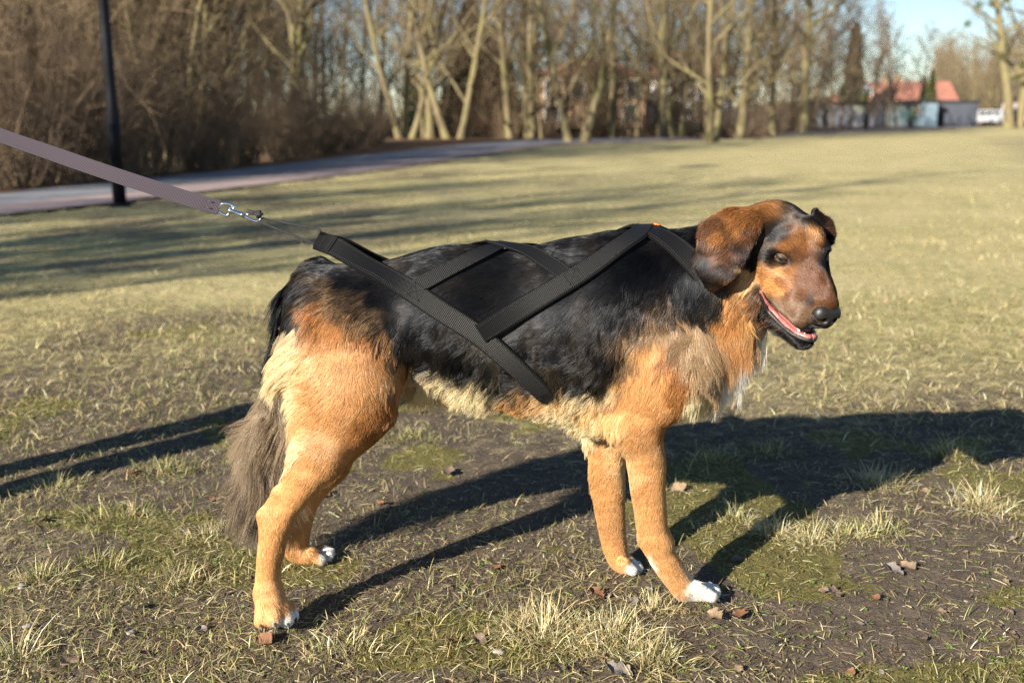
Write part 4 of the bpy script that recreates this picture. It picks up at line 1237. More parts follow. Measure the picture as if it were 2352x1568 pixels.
def parse_coat(txt):
    p, c = [], []
    for ln in txt.strip().splitlines():
        w = ln.split()
        for q in w[1:]:
            p.append([float(v) for v in q.split(',')]); c.append(CC[w[0]])
    return np.array(p), np.array(c)
def parse_lie(txt):
    a = np.array([[float(v) for v in q.split(',')] for q in txt.split()])
    t = np.radians(a[:, 2])
    return a[:, :2], np.stack([np.cos(t), np.sin(t), a[:, 3], a[:, 4], a[:, 5]], 1)
def idw(pts, val, q, power=3.5, near=7):
    out = np.zeros((len(q), val.shape[1]))
    for i in range(0, len(q), 40000):
        d = ((q[i:i + 40000, None, :] - pts[None]) ** 2).sum(-1) + 4.0
        kth = np.partition(d, near, axis=1)[:, near:near + 1]
        w = np.where(d <= kth, d ** (-power / 2), 0)
        out[i:i + 40000] = (w @ val) / w.sum(1, keepdims=True)
    return out
def soft(pts, val, q, r=26.0, pw=2.2):
    out = np.zeros((len(q), val.shape[1]))
    for i in range(0, len(q), 40000):
        d = ((q[i:i + 40000, None, :] - pts[None]) ** 2).sum(-1)
        w = 1.0 / (d + r * r) ** pw
        out[i:i + 40000] = (w @ val) / w.sum(1, keepdims=True)
    return out
def project(p):
    d = p - np.array((0, 0, CAM_H))
    depth = d[:, 1] * CP - d[:, 2] * SP
    up = d[:, 1] * SP + d[:, 2] * CP
    return np.stack([1176 + W * d[:, 0] / depth, 784 - W * up / depth], 1)
_bp, _bc = parse_coat(COAT)
_hp, _hcv = parse_coat(HEADC)
_lp, _lv = parse_lie(LIE)
_gp, _gv = parse_lie(HLIE)
TAIL = np.array([P(735, 645, Y0 + .01), P(695, 690, 1.85), P(682, 770, 1.875), P(666, 870, 1.89), P(634, 980, 1.89), P(602, 1070, 1.885), P(582, 1125, 1.88)])
def seg_dist(p, poly):
    best = np.full(len(p), 9.0); par = np.zeros(len(p))
    for i in range(len(poly) - 1):
        a, b = poly[i], poly[i + 1]
        t = np.clip(((p - a) @ (b - a)) / ((b - a) @ (b - a)), 0, 1)
        d = np.linalg.norm(p - a - t[:, None] * (b - a), axis=1)
        m = d < best
        best[m] = d[m]; par[m] = (i + t[m]) / (len(poly) - 1)
    return best, par
def head_weight(p):
    h = hloc(p)
    # on the head: ahead of a tilted plane behind the jaw, or on an ear
    w = np.clip((h[:, 2] + 0.125) / 0.03, 0, 1) * np.clip((h[:, 1] + 0.16) / 0.03, 0, 1) * (np.abs(h[:, 0]) < .11)
    ear = np.minimum(sd_cone(p, EARS[0]), sd_cone(p, EARS[1])) < .0035
    return np.where(ear, 1.0, w), ear
def coat_fields(p, warp=True):
    q = p.copy()
    up = (q[:, 2] > 0.42) & (q[:, 1] > Y0)
    hw, ear = head_weight(p)
    tail, tpar = seg_dist(p, TAIL)
    tl = (tail < .048) & (p[:, 1] > 1.835) & (tpar > .1)
    m = up & (hw < .5) & ~tl
    q[m, 1] = 2 * Y0 - q[m, 1]
    h = hloc(p)
    mm = (hw >= .5) & (h[:, 0] > 0) & ~ear & (h[:, 2] > -.13)
    hh = h.copy(); hh[:, 0] = -np.abs(h[:, 0])
    q2 = np.where((mm & (h[:, 0] > .02))[:, None], HO + hh @ HB, q)
    px, pxh = project(q), project(q)
    pxm = project(q2)
    if warp:
        jit = np.stack([fbm(p, 55, 3, 3), fbm(p, 55, 9, 3)], 1)
        px = px + jit * 26
        pxh = pxh + jit * 7
        pxm = pxm + jit * 7
    hw = hw[:, None]
    # far half of the face: its own measured points count there, mirrored ones fill the hidden rest
    vis = ((h[:, 0] < .055) | ear)[:, None]
    ch = np.where(vis, soft(_hp, _hcv, pxh, 9.0, 2.3), soft(_hp, _hcv, pxm, 9.0, 2.3))
    col = soft(_bp, _bc, px, 9.0, 2.4) * (1 - hw) + ch * hw
    lie_b = soft(_lp, _lv, px, 24.0)
    lie_h = soft(_gp, _gv, pxh, 14.0)
    lie = lie_b * (1 - hw) + lie_h * hw
    # tail: long hair running down it
    if tl.any():
        g = np.array(CC['G']); kk = np.array(CC['K'])
        f = np.clip((tpar[tl] - .33) / .2, 0, 1)[:, None]
        sd = np.clip((project(p[tl])[:, :1] - 590) / 60, 0, 1) * f
        col[tl] = kk * (1 - f) + g * f + sd * np.array((.16, .11, .06))
        lie[tl, 0] = -0.18; lie[tl, 1] = 1.0
        lie[tl, 2] = 48 + 56 * np.clip(tpar[tl] * 1.6, 0, 1) * (1 - .45 * np.clip((tpar[tl] - .7) / .3, 0, 1)); lie[tl, 3] = 22; lie[tl, 4] = 1.0
    tone = 1 + .16 * fbm(p, 11, 131, 2) + .10 * fbm(p, 34, 133, 2)
    col = col * np.stack([tone, tone ** 1.25, tone ** 1.5], 1)
    return col, lie, hw[:, 0], tl

_t = time.time()
DV, DQ = grow(dog_prims(), 0.0034)
DV = relax(DV, DQ, 3, 0.5)
DN = vnormals(DV, DQ)
print('dog mesh', len(DV), len(DQ), time.time() - _t)
dog_me = mesh_np('dog', DV, quads=DQ)
DOG_BVH = BVHTree.FromPolygons([tuple(v) for v in DV], [tuple(int(i) for i in q) for q in DQ])
d_col, d_lie, d_hw, d_tl = coat_fields(DV)
print('coat', time.time() - _t)
def skin_material():
    t = NT('dog_skin')
    t.link(t.attr('col'), t.b.inputs['Base Color'])
    t.b.inputs['Roughness'].default_value = 0.85
    t.b.inputs['Specular IOR Level'].default_value = 0.04
    return t.m
h_all = hloc(DV)
# bare dark lips along the gape
lip = ((np.abs(h_all[:, 1] + .090) < .013) & (h_all[:, 2] > -.045) & (h_all[:, 2] < .09) & (np.abs(h_all[:, 0]) < .05)) 
sk = d_col * 0.8
vcol(dog_me, sk)
M_SKIN = skin_material()
dog = link('dog', dog_me, M_SKIN)
tag(dog, 'large black and tan dog standing side-on in a harness, head turned to the camera', 'dog')

# ---- face parts
def head_part(name, prims, vox, mat, it=3):
    V, Q = grow(prims, vox, 0.006)
    V = relax(V, Q, it, .5)
    return link(name, mesh_np(name, V, quads=Q), mat, dog)
def nose_material():
    t = NT('nose_leather')
    c = t.coord()
    v = t.new('ShaderNodeTexVoronoi'); v.inputs['Scale'].default_value = 620
    t.link(c, v.inputs['Vector'])
    t.link(t.ramp(v.outputs['Distance'], [(0.0, (.006, .006, .0065)), (0.6, (.015, .014, .014))]), t.b.inputs['Base Color'])
    t.b.inputs['Roughness'].default_value = 0.42
    t.b.inputs['Specular IOR Level'].default_value = 0.4
    t.bump(v.outputs['Distance'], 0.35, 0.0005)
    return t.m
M_NOSE = nose_material()
M_MOUTH = plain('mouth_pink', (.33, .105, .10), 0.28, .18, 90, bump=.25, bscale=420)
M_LIP = plain('lip_black', (.014, .012, .012), 0.42, .3, 150, bump=.3, bscale=500)
M_TOOTH = plain('tooth', (.80, .74, .60), 0.25, .08, 80)
M_CLAW = plain('claw', (.05, .045, .04), 0.4, .3, 80)
head_part('nose', [
    hc((-.0105, -.0485, .0880), .0145, (.0105, -.0485, .0880), .0145, .008),
    hc((-.0125, -.056, .0885), .0125, (.0125, -.056, .0885), .0125, .008),
    hc((0, -.060, .0920), .0115, (0, -.067, .0860), .0090, .008),
    hc((-.0098, -.0570, .1040), .0054, (-.0165, -.0580, .0940), .0042, .003, op='-'),
    hc((.0098, -.0570, .1040), .0054, (.0165, -.0580, .0940), .0042, .003, op='-'),
    hc((-.0175, -.0585, .0965), .0042, (-.0240, -.0540, .0880), .0022, .003, op='-'),
    hc((.0175, -.0585, .0965), .0042, (.0240, -.0540, .0880), .0022, .003, op='-'),
    hc((0, -.058, .1050), .0012, (0, -.075, .0965), .0016, .002, op='-')], 0.0010, M_NOSE, 2)
head_part('tongue', [hc((0, -.0960, -.045), .0130, (0, -.1040, .052), .0085, .004, (1, 0, 0), 2.0)], 0.0016, M_MOUTH)
# lower lips: black rims either side of the jaw
LIPC = ((.0565, -.0665, -.0135), (.0515, -.0760, -.0095), (.0445, -.0875, -.0070), (.0370, -.0985, -.0010), (.0300, -.1050, .0180), (.0250, -.1085, .0420), (.0185, -.1090, .0620), (.0095, -.1080, .0755), (0, -.1075, .0790))
lipm = MB()
gum = MB()
for s in (-1, 1):
    q = spl(LIPC, 22) * np.array((s, 1, 1))
    for i in range(9):                            # the corner of the mouth lies on the cheek
        h_, n_0, _, _ = DOG_BVH.find_nearest(Vector(H(*q[i])))
        q[i] = q[i] * (i / 9) + hloc(np.array(h_) - np.array(n_0) * .0012) * (1 - i / 9)
    lipm.tube([H(*v) for v in q], [.0042 + .0012 * math.sin(i * 2.3) * .5 for i in range(22)], 8)
    q2 = spl(np.array(LIPC) * np.array((.86, 1, .985)) + np.array((0, .0035, -.002)), 22) * np.array((s, 1, 1))
    for i in range(9):
        q2[i] = q2[i] * (i / 9) + (q[i] + np.array((-s * .0006, .0042, .0020))) * (1 - i / 9)
    gum.tube([H(*v) for v in q2], [.0050 + .0006 * math.sin(i * 1.7) for i in range(22)], 8)
lipm.build('lower_lip', M_LIP, dog)
gum.build('gum', M_MOUTH, dog)
for s in (-1, 1):
    for x, z, r, l in ((.0100, .0690, .0020, .0050), (.0155, .0600, .0027, .0080)):
        tm = MB()
        a, b_ = H(s * x, -.1040, z), H(s * x * .98, -.1040 + l, z)
        tm.tube([a, a * .5 + b_ * .5, b_], [r, r * .85, r * .25], 7)
        tm.build('tooth', M_TOOTH, dog)
# ---- eyes
def eye_material():
    t = NT('eye')
    t.link(t.attr('col'), t.b.inputs['Base Color'])
    t.b.inputs['Roughness'].default_value = 0.12
    t.b.inputs['Coat Weight'].default_value = 1.0
    t.b.inputs['Coat Roughness'].default_value = 0.02
    return t.m
M_EYE = eye_material()
M_LID = attr_mat('eyelid_skin', .5, .35)
for s in (-1, 1):
    ec = np.array((s * .0372, -.0012, -.0120))
    R = .0146
    ef_ = nrm(np.array((s * .70, .16, .68)))
    er_ = np.array((s * .62, .14, -.70)); er_ = nrm(er_ - ef_ * (er_ @ ef_))
    eu_ = np.cross(er_, ef_) * s
    if eu_[1] < 0: eu_ = -eu_
    gz = nrm(ef_ * .62 + nrm(hloc(np.array((0, 0, CAM_H)))) * .38)
    nu, nv = 40, 28
    vs, cs, fs = [], [], []
    for i in range(nv + 1):
        th = math.pi * i / nv
        for j in range(nu):
            ph = 2 * math.pi * j / nu
            d = math.cos(th) * gz + math.sin(th) * (math.cos(ph) * er_ + math.sin(ph) * np.cross(gz, er_))
            d = nrm(d)
            bul = R * (1.0 + .05 * max(0, math.cos(th)) ** 6)
            vs.append(H(*(ec + bul * d)))
            a = math.degrees(th)
            w_ = .5 + .5 * math.sin(ph * 9 + math.sin(ph * 23))
            cs.append((.004, .004, .004) if a < 19 else ((.050 + .03 * w_, .017 + .009 * w_, .004) if a < 42 else ((.02, .012, .008) if a < 44 else (.20, .13, .10))))
    for i in range(nv):
        for j in range(nu):
            j2 = (j + 1) % nu
            fs.append((i * nu + j, i * nu + j2, (i + 1) * nu + j2, (i + 1) * nu + j))
    em = mesh_np('eye', vs, quads=fs)
    vcol(em, np.array(cs))
    eye_o = link('eye', em, M_EYE, dog)
    for side in (1, -1):
        vs, fs = [], []
        e0 = 4 if side > 0 else -11
        rows = [(e0 - side * 2, R * 1.005), (e0, R * 1.05), (e0 + side * 7, R * 1.085), (e0 + side * 16, R * 1.08), (e0 + side * 38, R * 1.05), (e0 + side * 75, R * 1.02)]
        nj = 24
        for el, rr in rows:
            e_ = math.radians(el)
            for j in range(nj + 1):
                a = math.radians(-88 + 176 * j / nj)
                # the lids close towards both corners
                d = math.sin(a) * er_ + math.cos(a) * (math.cos(e_) * ef_ + math.sin(e_) * eu_)
                vs.append(H(*(ec + rr * d)))
        for i in range(len(rows) - 1):
            for j in range(nj):
                q = (i * (nj + 1) + j, i * (nj + 1) + j + 1, (i + 1) * (nj + 1) + j + 1, (i + 1) * (nj + 1) + j)
                fs.append(q)
        lm_ = mesh_np('eyelid', vs, quads=fs)
        vcol(lm_, np.repeat(np.array([(.008, .007, .007)] * 3 + [(.03, .016, .010), (.20, .095, .035), (.30, .14, .05)]), nj + 1, axis=0))
        link('eyelid', lm_, M_LID, eye_o)

# ---- claws
def claw(px, py, Y, dx, dy, dyy=0.0, L=.008, r=.0027):
    a = P(px, py, Y); d = nrm(np.array((dx, dyy, -dy)))
    m = MB(); m.tube([a - d * .004, a + d * L * .4, a + d * L * .8 + np.array((0, 0, -.001)), a + d * L + np.array((0, 0, -.003))], [r, r * .85, r * .5, r * .12], 7)
    m.build('claw', M_CLAW, dog)
for dy, x1, y1 in ((-0.036, 1646, 1374), (-0.013, 1655, 1367), (0.012, 1652, 1360), (0.034, 1640, 1355)):
    claw(x1, y1, 1.760 + dy, 1, .55, -.25)
for dy, x1, y1 in ((-0.03, 1463, 1313), (-0.01, 1475, 1309), (0.012, 1473, 1303), (0.032, 1461, 1297)):
    claw(x1, y1, 1.884 + dy, 1, .55, -.2)
for x, y, Y in ((600, 1438, 1.608), (632, 1436, 1.602), (662, 1436, 1.614), (680, 1424, 1.642)):
    claw(x, y, Y, .25, .55, -.75)
for dy, x1, y1 in ((-0.032, 746, 1290), (-0.01, 763, 1282), (0.012, 766, 1275), (0.03, 755, 1269)):
    claw(x1, y1, 1.934 + dy, 1, .5, -.2)
# ================================================================== harness and leash
def webbing_material(name, col, rib=0.0024, rough=.5, fuzz=.0):
    t = NT(name)
    uv = t.new('ShaderNodeUVMap'); uv.uv_map = 'uv'
    w = t.new('ShaderNodeTexWave'); w.wave_type = 'BANDS'; w.bands_direction = 'X'
    w.inputs['Scale'].default_value = 0.314 / rib
    w.inputs['Distortion'].default_value = 0.6
    t.link(uv.outputs[0], w.inputs['Vector'])
    nz = t.noise(900, 2, .6, uv.outputs[0])
    dk = tuple(c * .35 for c in col); lt = tuple(min(1, c * 1.8) for c in col)
    cc = t.ramp(w.outputs['Fac'], [(0.0, dk), (1.0, lt)])
    cc = t.mix(.35, cc, t.ramp(nz.outputs[0], [(.3, dk), (.7, lt)]))
    t.link(cc, t.b.inputs['Base Color'])
    t.b.inputs['Roughness'].default_value = rough
    t.b.inputs['Sheen Weight'].default_value = fuzz
    t.b.inputs['Specular IOR Level'].default_value = .22
    t.bump(w.outputs['Fac'], .7, rib * .35)
    return t.m
M_WEB = webbing_material('black_webbing', (.0048, .0048, .0052), .0030, .5)
M_PAD = plain('black_padding', (.004, .004, .0045), .9, .5, 500, bump=.8, bscale=700, spec=.15)
M_THREAD = plain('black_thread', (.016, .016, .017), .5, .3, 300)
M_LEASH = webbing_material('grey_purple_webbing', (.040, .031, .042), .0026, .7, .15)
M_STEEL = plain('chrome', (.75, .77, .80), .14, .05, 60, metallic=1.0)
M_CORD = plain('black_cord', (.022, .022, .023), .6, .7, 900, bump=.7, bscale=900)
M_ORANGE = plain('orange_label', (.75, .20, .03), .7, .1, 200)

def cast(px, py):
    d = ray(px, py)
    h, n, i, dist = DOG_BVH.ray_cast(Vector((0, 0, CAM_H)), Vector(d).normalized())
    return (None, None) if h is None else (np.array(h), np.array(n))
def cast_down(x, y=Y0, up=True):
    h, n, i, dist = DOG_BVH.ray_cast(Vector((x, y, 1.2 if up else 0.05)), Vector((0, 0, -1 if up else 1)))
    return np.array(h), np.array(n)
def near_pts(pl):
    o = []
    for q in pl:
        if len(q) == 3:
            p = P(*q)
            h, n, i, d = DOG_BVH.find_nearest(Vector(p))
            o.append((p, np.array(n)))
        else:
            h, n = cast(*q)
            if h is not None: o.append((h, n))
    return o
def mirror(o):
    return [(np.array((p[0], 2 * Y0 - p[1], p[2])), np.array((n[0], -n[1], n[2]))) for p, n in o]
def top(x):
    h, n = cast_down(x)
    return [(h, np.array((0, 0, 1.0)))]
def resample(o, step, off, push=True):
    p = np.array([a for a, b in o]); n = np.array([b for a, b in o])
    m = max(12, int(np.linalg.norm(np.diff(p, axis=0), axis=1).sum() / step))
    pp, nn = spl(p, m), nrm(spl(n, m))
    # stay outside the coat
    for it in range(2):
        for i in range((m - 9 if push == 'tail' else m) if push else 0):
            h, nm, _, d = DOG_BVH.find_nearest(Vector(pp[i]))
            if h is None: continue
            side = np.dot(pp[i] - np.array(h), np.array(nm))
            if side < off: pp[i] = np.array(h) + np.array(nm) * off
        q = pp.copy()
        q[1:-1] = .25 * pp[:-2] + .5 * pp[1:-1] + .25 * pp[2:]
        pp = q
        q = nn.copy(); q[1:-1] = .25 * nn[:-2] + .5 * nn[1:-1] + .25 * nn[2:]
        nn = nrm(q)
    return pp, nn
def ribbon(pp, nn, width, thick, name, mat, parent, lift=0.0, crown=0.0):
    m = len(pp)
    if not hasattr(width, '__len__'): width = [width] * m
    t = nrm(np.gradient(pp, axis=0))
    w = nrm(np.cross(t, nn)); n = np.cross(w, t)
    s = np.concatenate([[0], np.cumsum(np.linalg.norm(np.diff(pp, axis=0), axis=1))])
    prof = [(-.5, 0), (-.5, 1), (-.25, 1.0), (0, 1.0), (.25, 1.0), (.5, 1), (.5, 0), (0, 0)]
    k = len(prof)
    vs, uvs = [], []
    for i in range(m):
        for a, b in prof:
            vs.append(pp[i] + w[i] * width[i] * a + n[i] * (lift + thick * b + crown * (1 - 4 * a * a)))
            uvs.append((s[i], a * width[i]))
    fs = []
    for i in range(m - 1):
        for j in range(k):
            j2 = (j + 1) % k
            fs.append((i * k + j, (i + 1) * k + j, (i + 1) * k + j2, i * k + j2))
    me = bpy.data.meshes.new(name)
    fs2 = fs + [tuple(range(k)), tuple((m - 1) * k + j for j in range(k))[::-1]]
    me.from_pydata([tuple(v) for v in vs], [], fs2)
    me.update()
    ul = me.uv_layers.new(name='uv')
    li = np.zeros(len(me.loops), np.int32); me.loops.foreach_get('vertex_index', li)
    ul.data.foreach_set('uv', np.array(uvs, np.float32)[li].ravel())
    o = link(name, me, mat, parent)
    return o, w, n
def stitches(pp, w, n, width, parent, inset, lift, step=.0038):
    """two rows of single stitches near the edges"""
    mb = MB()
    s = np.concatenate([[0], np.cumsum(np.linalg.norm(np.diff(pp, axis=0), axis=1))])
    for sd in (-1, 1):
        for a in np.arange(.004, s[-1] - .004, step):
            def at(q):
                i = min(np.searchsorted(s, q), len(s) - 1); i = max(i, 1)
                f = (q - s[i - 1]) / max(s[i] - s[i - 1], 1e-6)
                g = lambda X: X[i - 1] * (1 - f) + X[i] * f
                wd = width if not hasattr(width, '__len__') else width[i]
                return g(pp) + g(w) * sd * (wd * .5 - inset) + g(n) * lift, g(w), g(n)
            p0, ww, n0 = at(a); p1, _, _ = at(a + step * .62)
            mb.tube([p0, (p0 + p1) / 2 + n0 * .0006, p1], [.0003, .00055, .0003], 4, cap=False)
    return tag(mb.build('stitching', M_THREAD, parent), kind='stuff')
harness = empty('dog_harness', (0, 0, 0))
tag(harness, 'black webbing pulling harness with crossed padded straps worn by the dog', 'harness')
OFF = .0062
S1n = near_pts([(804, 586), (874, 630), (945, 669), (1015, 714), (1085, 757), (1138, 798), (1191, 844), (1228, 878), (1252, 902)])
for _q, _dp in (((1264, 914), .004), ((1282, 930), .024), ((1296, 942), .040)):
    _e, _en = cast(*_q)
    if _e is not None: S1n.append((_e - _en * _dp, _en))
rear = [(P(728, 551, Y0 - .004), np.array((0.1, -.8, .55))), (P(752, 560, Y0 - .008), np.array((.05, -.85, .5))), (P(780, 572, Y0 - .022), np.array((0, -.85, .5)))]
S1 = rear + S1n
S2n = near_pts([(1103, 764), (1175, 723), (1250, 682), (1329, 637), (1390, 598), (1440, 563), (1466, 545)])
S3n = near_pts([(958, 662), (1000, 640), (1045, 617), (1090, 596), (1125, 581)])
S4n = near_pts([(1306, 640), (1252, 606), (1201, 583), (1165, 572)])
xc = P(1150, 562, Y0)[0]
S3 = S3n + top(xc + .005) + mirror(S4n)[::-1]
S4 = S4n + top(xc - .012) + mirror(S3n)[::-1]
xw = P(1482, 535, Y0)[0]
S2 = S2n + top(xw) 
S5n = [(p_ + n0_ * .0085, n0_) for p_, n0_ in near_pts([(1500, 542), (1530, 557), (1560, 577), (1590, 604)])] + [(P(1622, 640, 1.712), np.array((-.1, -.98, .1))), (P(1650, 690, 1.722), np.array((.1, -.98, 0)))]
_t5 = top(xw + .004)
S5 = [(_t5[0][0] + np.array((0, 0, .0085)), _t5[0][1])] + S5n
paths = [('strap', S1, .0300, True, OFF), ('strap', S2, .0300, True, OFF), ('strap', S5, .0310, True, OFF),
         ('strap', S3, .0275, False, OFF - .001), ('strap', S4, .0275, False, OFF + .0025),
         ('strap', mirror(S1), .0300, True, OFF), ('strap', mirror(S2), .0300, True, OFF), ('strap', mirror(S5), .0310, True, OFF)]
strap_pts = []
for q, (nm, o, wd, pad, off) in enumerate(paths):
    pp, nn = resample(o, .009, off, False if q in (2, 7) else ('tail' if q in (0, 5) else True))
    if q in (1, 6): pp = pp + nn * .003
    if q in (0, 5): pp[-16:] -= nn[-16:] * np.linspace(0, .0075, 16)[:, None]
    strap_pts += list(pp[:-8] if q in (0, 5) else (pp[:int(len(pp) * .62)] if q in (2, 7) else pp))
    st, ww, n_ = ribbon(pp, nn, wd, .0018, nm, M_WEB, harness, .002)
    if pad:
        ribbon(pp, nn, wd + .0062, .0030, 'padding', M_PAD, st, -.0018)
        if q < 3: stitches(pp, ww, n_, wd + .0056, st, .0022, .0022)
    if q < 5: stitches(pp, ww, n_, wd, st, .0022, .0042)
    if q == 0: S1P = (pp, nn, ww, n_)
# sleeve at the rear end where both straps meet, and cross-stitched patches
pp, nn, ww, n_ = S1P
sl, w3, n3 = ribbon(pp[:9], nn[:9], .0310, .0016, 'rear_sleeve', M_WEB, harness, .0042)
for i_ in (3, 7):
    mb = MB()
    for a in np.linspace(-.46, .40, 9):
        c0 = pp[i_] + ww[i_] * .0310 * a + n_[i_] * .0062
        mb.tube([c0, c0 + ww[i_] * .0012 + n_[i_] * .0004, c0 + ww[i_] * .0025], .00055, 4)
    tag(mb.build('stitching', M_THREAD, sl), kind='stuff')
def box_stitch(px, py, ang, sz):
    h, n = cast(px, py)
    n = nrm(n)
    x = np.array((math.cos(ang), 0, -math.sin(ang))); x = nrm(x - n * (x @ n)); y = np.cross(n, x)
    c = h + n * (OFF + .0078)
    mb = MB()
    cor = [c + sz * (a * x + b * y) for a, b in ((-.5, -.5), (.5, -.5), (.5, .5), (-.5, .5))]
    for a, b in ((0, 1), (1, 2), (2, 3), (3, 0), (0, 2), (1, 3)):
        for t in np.arange(0, 1, .14):
            p0 = cor[a] * (1 - t) + cor[b] * t; p1 = cor[a] * (1 - t - .09) + cor[b] * (t + .09)
            mb.tube([p0, p1], .0005, 4)
    tag(mb.build('stitching', M_THREAD, harness), kind='stuff')
box_stitch(958, 672, .6, .024)
box_stitch(1318, 640, -.55, .024)
# cord loop through the sleeve
KN = P(600, 501, Y0)
cord = MB()
lp = [KN, P(660, 513, Y0 - .002), P(720, 524, Y0 - .002), P(735, 529, Y0 - .003), P(733, 545, Y0 - .001), P(727, 560, Y0 - .003), P(716, 558, Y0 - .003), P(655, 533, Y0), P(594, 509, Y0)]
cord.tube(spl(lp, 60), .0021, 8)
cord.build('cord_loop', M_CORD, harness)
kn = MB()
for r0, ph in ((.0060, 0), (.0055, 1.1), (.0050, 2.2)):
    c0 = P(594, 492, Y0 - .003)
    kn.tube([c0 + r0 * np.array((math.cos(t) * math.cos(ph), math.sin(t), math.cos(t) * math.sin(ph))) for t in np.linspace(0, 6.2, 16)], .0026, 7)
kn.tube([P(594, 492, Y0 - .003), P(568, 485, Y0 - .004)], [.0042, .0038], 8)
kn.tube([P(596, 494, Y0), P(594, 508, Y0)], .0030, 7)
kn.build('knot', M_CORD, harness)
lab = MB(); lb = P(1510, 529, Y0)
hh, _ = cast_down(lb[0] + .006)
lab.box((lb[0], Y0 + .004, hh[2] + .0115), (.012, .016, .002), Matrix.Rotation(.15, 3, 'Y'))
lab.build('label_tag', M_ORANGE, harness)
STRAP_KD = KDTree(len(strap_pts))
for i, q in enumerate(strap_pts): STRAP_KD.insert(q, i)
STRAP_KD.balance()
STRAP_TREE = (STRAP_KD, .02)

leash = empty('leash', (0, 0, 0))
tag(leash, 'grey-purple webbing leash pulled taut to the left with a chrome swivel hook', 'leash')
lpt = np.array([P(504, 478, Y0), P(430, 456, Y0), P(260, 401, Y0 + .01), P(120, 353, Y0 + .03), P(0, 311, Y0 + .05), P(-220, 225, Y0 + .10), P(-420, 140, Y0 + .16)])
lnn = np.array([(0.05, -.95, .30), (0.05, -.95, .30), (0, -.93, .35), (0, -.88, .45), (0, -.8, .6), (0, -.7, .7), (0, -.7, .7)])
lp_, ln_ = spl(lpt, 60), nrm(spl(lnn, 60))
st, lw, ln2 = ribbon(lp_, ln_, .0262, .0022, 'webbing', M_LEASH, leash)
fold, fw, fn = ribbon(lp_[:7], ln_[:7], .0250, .0020, 'folded_end', M_LEASH, leash, .0023)
for a in (-.22, .22):
    mb = MB()
    mb.tube([lp_[2] + lw[2] * .026 * a + ln2[2] * .0046, lp_[3] + lw[3] * .026 * a + ln2[3] * .0048, lp_[5] + lw[5] * .026 * a + ln2[5] * .0046], .0011, 6)
    mb.build('stitching', M_THREAD, fold)
hook = MB()
hook.tube(spl([P(507, 469, Y0), P(522, 468, Y0), P(536, 473, Y0), P(537, 479, Y0), P(528, 483, Y0)], 18), .0026, 8)
hook.tube(spl([P(497, 483, Y0), P(507, 489, Y0), P(519, 495, Y0), P(525, 492, Y0), P(528, 485, Y0)], 18), .0026, 8)
hook.tube([P(507, 469, Y0), P(497, 483, Y0)], .0026, 8)
hook.build('swivel_ring', M_STEEL, leash)
h2 = MB()
h2.tube([P(525, 482, Y0), P(531, 484, Y0), P(537, 487, Y0), P(552, 492, Y0), P(562, 496, Y0)], [.0056, .0062, .0040, .0042, .0048], 12)
h2.tube(spl([P(560, 497, Y0), P(572, 502, Y0), P(583, 507, Y0), P(592, 508, Y0), P(599, 503, Y0), P(599, 495, Y0), P(591, 490, Y0), P(577, 488, Y0)], 26), .0027, 8)
h2.tube([P(561, 494, Y0 - .002), P(579, 490, Y0 - .002)], [.0030, .0018], 8)
hk = h2.build('snap_hook', M_STEEL, leash)
kb = MB(); kb.tube([P(555, 493, Y0 - .004), P(555, 493, Y0 - .010)], [.0025, .0022], 8); kb.build('thumb_knob', M_STEEL, hk)
# ---- fur
def fur_material():
    t = NT('dog_fur')
    ca = t.attr('col')
    df = t.new('ShaderNodeBsdfDiffuse'); t.link(ca, df.inputs[0])
    tr = t.new('ShaderNodeBsdfTranslucent'); t.link(ca, tr.inputs[0])
    h1 = t.new('ShaderNodeBsdfHair'); h1.component = 'Reflection'
    h1.inputs['RoughnessU'].default_value = .075; h1.inputs['RoughnessV'].default_value = .55; h1.inputs['Offset'].default_value = -.05
    t.link(t.mix(.55, ca, (.24, .25, .28)), h1.inputs['Color'])
    m1 = t.new('ShaderNodeMixShader'); m1.inputs[0].default_value = .45
    t.link(df.outputs[0], m1.inputs[1]); t.link(tr.outputs[0], m1.inputs[2])
    m2 = t.new('ShaderNodeMixShader'); m2.inputs[0].default_value = .125
    t.link(m1.outputs[0], m2.inputs[1]); t.link(h1.outputs[0], m2.inputs[2])
    t.link(m2.outputs[0], t.out.inputs[0])
    t.n.remove(t.b)
    return t.m
M_FUR = fur_material()
def sample_surface(V, Q, N, n, wface):
    a, b, c, d = (V[Q[:, i]] for i in range(4))
    ar = .5 * np.linalg.norm(np.cross(c - a, d - b), axis=1) * wface
    cum = np.cumsum(ar)
    f = np.searchsorted(cum, rng.random(n) * cum[-1])
    f = np.clip(f, 0, len(Q) - 1)
    u, v = rng.random(n)[:, None], rng.random(n)[:, None]
    q = Q[f]
    w0, w1, w2, w3 = (1 - u) * (1 - v), u * (1 - v), u * v, (1 - u) * v
    p = V[q[:, 0]] * w0 + V[q[:, 1]] * w1 + V[q[:, 2]] * w2 + V[q[:, 3]] * w3
    nn = nrm(N[q[:, 0]] * w0 + N[q[:, 1]] * w1 + N[q[:, 2]] * w2 + N[q[:, 3]] * w3)
    return p, nn, f
